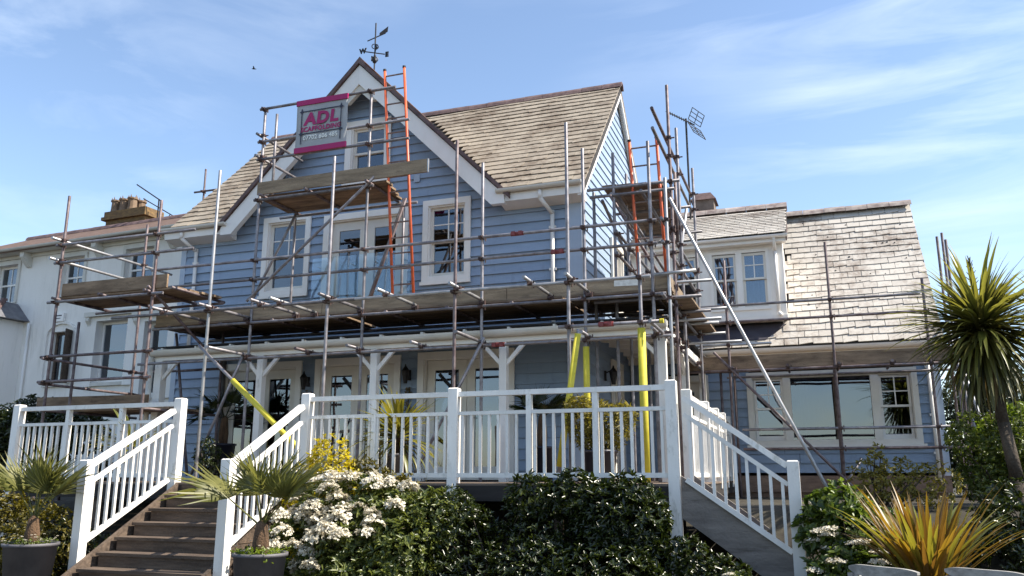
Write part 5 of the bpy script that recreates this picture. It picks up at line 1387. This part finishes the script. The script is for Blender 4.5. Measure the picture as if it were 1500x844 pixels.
for a, b, r0, r1 in zip(pts[:-1], pts[1:], (.09, .078, .07, .066), (.078, .07, .066, .06)): m.tube(a, b, r0, r1, 12)
m.tube((.16, .05, -.1), (.16, .1, 1.0), .07, .06, 10); m.tube((.16, .1, 1.0), (.66, .1, 2.35), .06, .05, 10)
obj('trunk', m, 'bark', cor, smooth=True)
sword_crown(cor, (-.22, 0, 2.5), 225, 1.10, .056, ('leaf_cord', 'leaf_dry'))
sword_crown(cor, (.78, .1, 2.45), 70, .95, .052, ('leaf_cord', 'leaf_dry'))
VV, FF = [], []; off = 0
for k in range(330):
    e = R(random.triangular(-88, 60, -60)); me = blade_mesh(random.uniform(.7, 1.1), .05, e, R(40), 'leaf_cord', 5, twist=random.uniform(-.6, .6))
    a = random.uniform(0, 6.283); mt = Matrix.Translation(Vector((-.2, 0, 2.5 - random.uniform(0, .25)))) @ Matrix.Rotation(a, 4, 'Z')
    VV += [tuple(mt @ v.co) for v in me.vertices]; FF += [tuple(i + off for i in p.vertices) for p in me.polygons]; off = len(VV); bpy.data.meshes.remove(me)
for k in range(420):
    e = R(random.uniform(-35, 75)); me = blade_mesh(random.uniform(.5, .85), .045, e, R(18), 'leaf_cord', 4, twist=random.uniform(-.6, .6))
    a = random.uniform(0, 6.283); mt = Matrix.Translation(Vector((-.22, 0, 2.5))) @ Matrix.Rotation(a, 4, 'Z')
    VV += [tuple(mt @ v.co) for v in me.vertices]; FF += [tuple(i + off for i in p.vertices) for p in me.polygons]; off = len(VV); bpy.data.meshes.remove(me)
put('leaf_skirt', fast_mesh('leaf_skirt', VV, FF, 'leaf_dry2'), cor, kind='stuff')
# flower spike
m = MB(); m.tube((-.2, 0, 2.6), (-.30, -.05, 3.42), .012, .006, 6)
for i in range(26):
    a = i * 2.39; z = 2.95 + .45 * i / 26; l = .10 * (1 - i / 32); m.tube((-.26, -.03, z), (-.26 + l * math.cos(a), -.03 + l * math.sin(a), z + .08), .012, .004, 4)
obj('flower_spike', m, 'leaf_bamboo', cor)

st = thing('potted_yucca', 'yellow striped strap-leaved plant in a pot behind the deck railing', 'potted plant', (-5.22, 10.15, DZ))
pot_obj(st, .15, .19, .34, 'pot')
obj('trunk', MB().tube((0, 0, .25), (0, 0, .62), .05, .04, 8), 'fibre', st)
sword_crown(st, (0, 0, .6), 80, .66, .06, ('leaf_stripe', 'leaf_cord'), -60, 85)
sword_crown(st, (0, .02, .55), 70, .62, .055, ('leaf_cord', 'leaf_dry2'), -70, 80)
st = thing('potted_yucca', 'green strap-leaved plant in a pot behind the left deck railing', 'potted plant', (-9.7, 10.15, DZ))
pot_obj(st, .15, .19, .34, 'dark_pot'); obj('trunk', MB().tube((0, 0, .25), (0, 0, .5), .04, .04, 8), 'fibre', st)
sword_crown(st, (0, 0, .46), 60, .62, .04, ('leaf_cord', 'leaf_dry'), -40, 85)

# fan palms
def frond_mesh(pl, fl, e, mat, nseg=19, spread=R(165), sag=.06):
    V = []; F = []
    f = Vector((math.cos(e), 0, math.sin(e))); s = Vector((0, 1, 0)); n_ = s.cross(f) * -1
    if n_.z < 0: n_ = -n_
    hub = f * pl
    def quadbar(a, b, w):
        o = len(V); V.extend([a + s * w, a - s * w, a + n_ * w, b + s * w * .6, b - s * w * .6, b + n_ * w * .6])
        F.extend([(o, o + 3, o + 5), (o, o + 5, o + 2), (o + 2, o + 5, o + 4), (o + 2, o + 4, o + 1), (o, o + 1, o + 4), (o, o + 4, o + 3)])
    quadbar(Vector((0, 0, 0)), hub, .012)
    da = spread / nseg
    for i in range(nseg):
        a = -spread / 2 + da * (i + .5); l = fl * (.72 + .28 * math.cos(a * .75)) * random.uniform(.93, 1.05)
        def dr(x, rr, up): return hub + (f * math.cos(x) + s * math.sin(x)) * rr + n_ * up
        h = l * .36; fold = .02
        o = len(V)
        V.extend([hub + n_ * 0, dr(a - da / 2, h, -fold + .05 * h), dr(a, h, fold + .05 * h), dr(a + da / 2, h, -fold + .05 * h), dr(a + random.uniform(-.03, .03), l, -sag * l * random.choice([.3, .6, 1.0, 1.4, 5.0])),
                  dr(a - da * .11, h * 1.6, -.2 * sag * l), dr(a + da * .11, h * 1.6, -.2 * sag * l)])
        F.extend([(o, o + 1, o + 2), (o, o + 2, o + 3), (o + 1, o + 5, o + 2), (o + 2, o + 6, o + 3), (o + 2, o + 5, o + 4), (o + 2, o + 4, o + 6)])
    return fast_mesh('frond', V, F, mat)
FR = {}
def fan_palm(label, loc, pot_h, pr, trunk_h, fronds, mat='leaf_palm', potmat='pot', name='potted_fan_palm', pl=.40, fl=.56, group='potted fan palms'):
    t = thing(name, label, 'potted palm', loc, 0, group)
    pot_obj(t, pr * .78, pr, pot_h, potmat)
    obj('trunk', MB().lathe((0, 0, pot_h - .06), [(.075, 0), (.085, trunk_h * .5), (.06, trunk_h), (.02, trunk_h + .05)], 10), 'fibre', t, smooth=True)
    for (az, el, sc_) in fronds:
        key = (round(el / 12), mat)
        if key not in FR: FR[key] = frond_mesh(pl, fl, R(round(el / 12) * 12), mat)
        put('frond', FR[key], t, Matrix.Translation((0, 0, pot_h + trunk_h - .08)) @ Matrix.Rotation(R(az), 4, 'Z') @ Matrix.Rotation(random.uniform(-.3, .3), 4, 'X') @ Matrix.Diagonal((sc_, sc_, sc_, 1)))
    return t
p1 = fan_palm('fan palm in a grey pot left of the garden stairs', (-8.72, 7.72, .2), .60, .285, .36, [(168, 44, 1.1), (195, 62, 1.0), (265, 84, 1.0), (300, 72, .95), (20, 46, 1.0), (340, 58, .95), (90, 80, .95), (130, 60, .9), (50, 66, .9)])
p2 = fan_palm('fan palm in a grey pot with one long drooping frond right of the garden stairs', (-5.42, 7.55, .2), .60, .262, .36, [(178, 36, 1.25), (330, 62, 1.0), (20, 48, 1.05), (60, 72, .95), (280, 84, .95), (240, 74, .9), (120, 70, .85), (350, 54, 1.0)])
# small daisies growing in the palm pots
for p, nm in ((p1, 'little white daisies growing in the left palm pot'), (p2, 'pale trailing plant growing in the right palm pot')):
    l = p.location; b = Vector((l.x, l.y, l.z + .55))
    t = thing('bedding_plant', nm, 'bedding plant', b, 0, 'bedding plants in the palm pots')
    Pn = RNG.uniform(-1, 1, (260, 3)) * [.22, .22, .06] + [0, 0, .06]; Nn_ = unit(np.array(Pn) * [1, 1, 3] + [0, 0, .3])
    V, F = rosettes(Pn, Nn_, 5, .035, .014); put('foliage', fast_mesh('foliage', V, F, 'leaf_mid' if p is p1 else 'leaf_lime'), t)
    for i in range(34): put('flower_head', FLAT[0], t, Matrix.Translation((random.uniform(-.26, .26), random.uniform(-.26, .2), random.uniform(.08, .2))) @ Matrix.Diagonal((.17, .17, .17, 1)))
fan_palm('dark fan palm in a black pot before the left french doors', (-10.1, 12.75, DZ), .62, .22, .55, [(a_, e_, .8) for a_, e_ in ((0, 30), (40, 50), (85, 20), (130, 60), (180, 30), (215, 48), (260, 12), (300, 40), (340, 66), (20, 0), (200, 4), (90, 80))], 'leaf_dark', 'dark_pot')
fan_palm('small dark fan palm in a black pot against the blue wall by the corner', (-4.02, 12.7, DZ), .5, .2, .55, [(a_, e_, .7) for a_, e_ in ((0, 34), (50, 52), (130, 40), (180, 30), (230, 50), (300, 24), (340, 40), (90, 76))], 'leaf_dark', 'dark_pot')
# potted bamboo at the right end of the deck
t, P, Nm = shrub('potted_bamboo', 'bushy golden bamboo in a dark pot behind the corner of the railing', 'potted plant', (-2.48, 10.15, DZ),
      [((-2.62, 10.15, 2.25), (.28, .2, .3)), ((-2.35, 10.15, 2.2), (.28, .2, .28)), ((-2.75, 10.15, 2.42), (.16, .14, .16)), ((-2.2, 10.15, 2.32), (.2, .14, .14)), ((-2.5, 10.15, 2.02), (.26, .2, .22))], 420, 6, .085, .014, 'leaf_bamboo', .4, open_=(45, 110))
pot_obj(t, .17, .21, .36, 'dark_pot')
shrub('small_potted_bush', 'small dark bush standing on the deck beside the left french doors', 'potted plant', (-9.15, 11.2, DZ), [((-9.15, 11.2, 1.95), (.2, .2, .25)), ((-9.1, 11.2, 1.75), (.2, .2, .2))], 220, 6, .05, .022, 'leaf_dark', .3)
for x, nm in ((-8.78, 'thin dry climber below the lantern between the left and middle doors'), (-6.68, 'thin dry climber below the lantern between the middle and right doors')):
    t = thing('climbing_plant', nm, 'climber', (x, FY - .08, DZ), 0, 'dry climbers between the doors')
    obj('stem', MB().path([(0, 0, 0), (.02, -.01, .6), (-.02, 0, 1.1), (.02, 0, 1.6)], .009, 5), 'twig', t)
    Pn = np.stack([RNG.normal(0, .035, 130), RNG.normal(-.02, .02, 130), RNG.uniform(.3, 1.62, 130)], 1)
    V, F = rosettes(Pn, unit(RNG.normal(size=(130, 3)) + [0, -1, 0]), 4, .045, .02); put('foliage', fast_mesh('foliage', V, F, 'leaf_dry'), t)

# ------------------------------------------------------------------ garden chairs
def garden_chair(loc, rz, label):
    t = thing('garden_chair', label, 'chair', loc, rz, 'grey wooden garden chairs')
    # curved top rail of the back
    V = []; F = []; n = 16
    for i in range(n + 1):
        u = -1 + 2 * i / n; x = .29 * u; y = .05 * u * u - .02; hh = .052 * (1 - abs(u) ** 5 * .75)
        V += [(x, y - .018, .70 - hh), (x, y + .018, .70 - hh), (x, y + .018, .70 + hh * .55), (x, y - .018, .70 + hh * .55)]
    for i in range(n):
        a = i * 4
        for k in range(4): F.append((a + k, a + (k + 1) % 4, a + 4 + (k + 1) % 4, a + 4 + k))
    F += [(3, 2, 1, 0), (n * 4, n * 4 + 1, n * 4 + 2, n * 4 + 3)]
    obj('top_rail', MB().add(V, F), 'chair', t)
    for i in range(7):
        x = -.21 + i * .07; obj('back_slat', MB().beam((x, -.02, .40), (x, -.005, .66), .04, .014), 'chair', t)
    for i in range(5): box('seat_slat', 'chair', t, -.26, .26, .03 + i * .095, .115 + i * .095, .385, .405)
    for sx in (-1, 1):
        box('rear_leg', 'chair', t, sx * .25 - .022, sx * .25 + .022, -.03, .015, 0, .66)
        box('front_leg', 'chair', t, sx * .25 - .022, sx * .25 + .022, .46, .505, 0, .60)
        box('armrest', 'chair', t, sx * .27 - .035, sx * .27 + .035, .016, .54, .601, .625)
garden_chair((.40, 7.22, .2), R(-38), 'grey weathered wooden chair in front of the bright green flowering shrub')
garden_chair((1.10, 7.25, .2), R(-32), 'grey weathered wooden chair in front of the dark bush below the cordyline')

# ------------------------------------------------------------------ bird
bird = thing('bird', 'tiny dark bird flying high over the left roofs', 'bird', (-33.3, 42.36, 28.0), R(30))
m = MB(); m.lathe((0, 0, 0), [(.004, -.16), (.03, -.1), (.045, 0), (.03, .09), (.022, .13), (.004, .17)], 8)
obj('body', m, 'iron', bird, smooth=True, mtx=Matrix.Rotation(R(90), 4, 'Y'))
for sg in (-1, 1):
    obj('wing', MB().hexa([(-.06, 0, .01), (.06, 0, .01), (.0, sg * .22, .09), (-.05, sg * .22, .09), (-.06, 0, .02), (.06, 0, .02), (.0, sg * .22, .098), (-.05, sg * .22, .098)]), 'iron', bird)
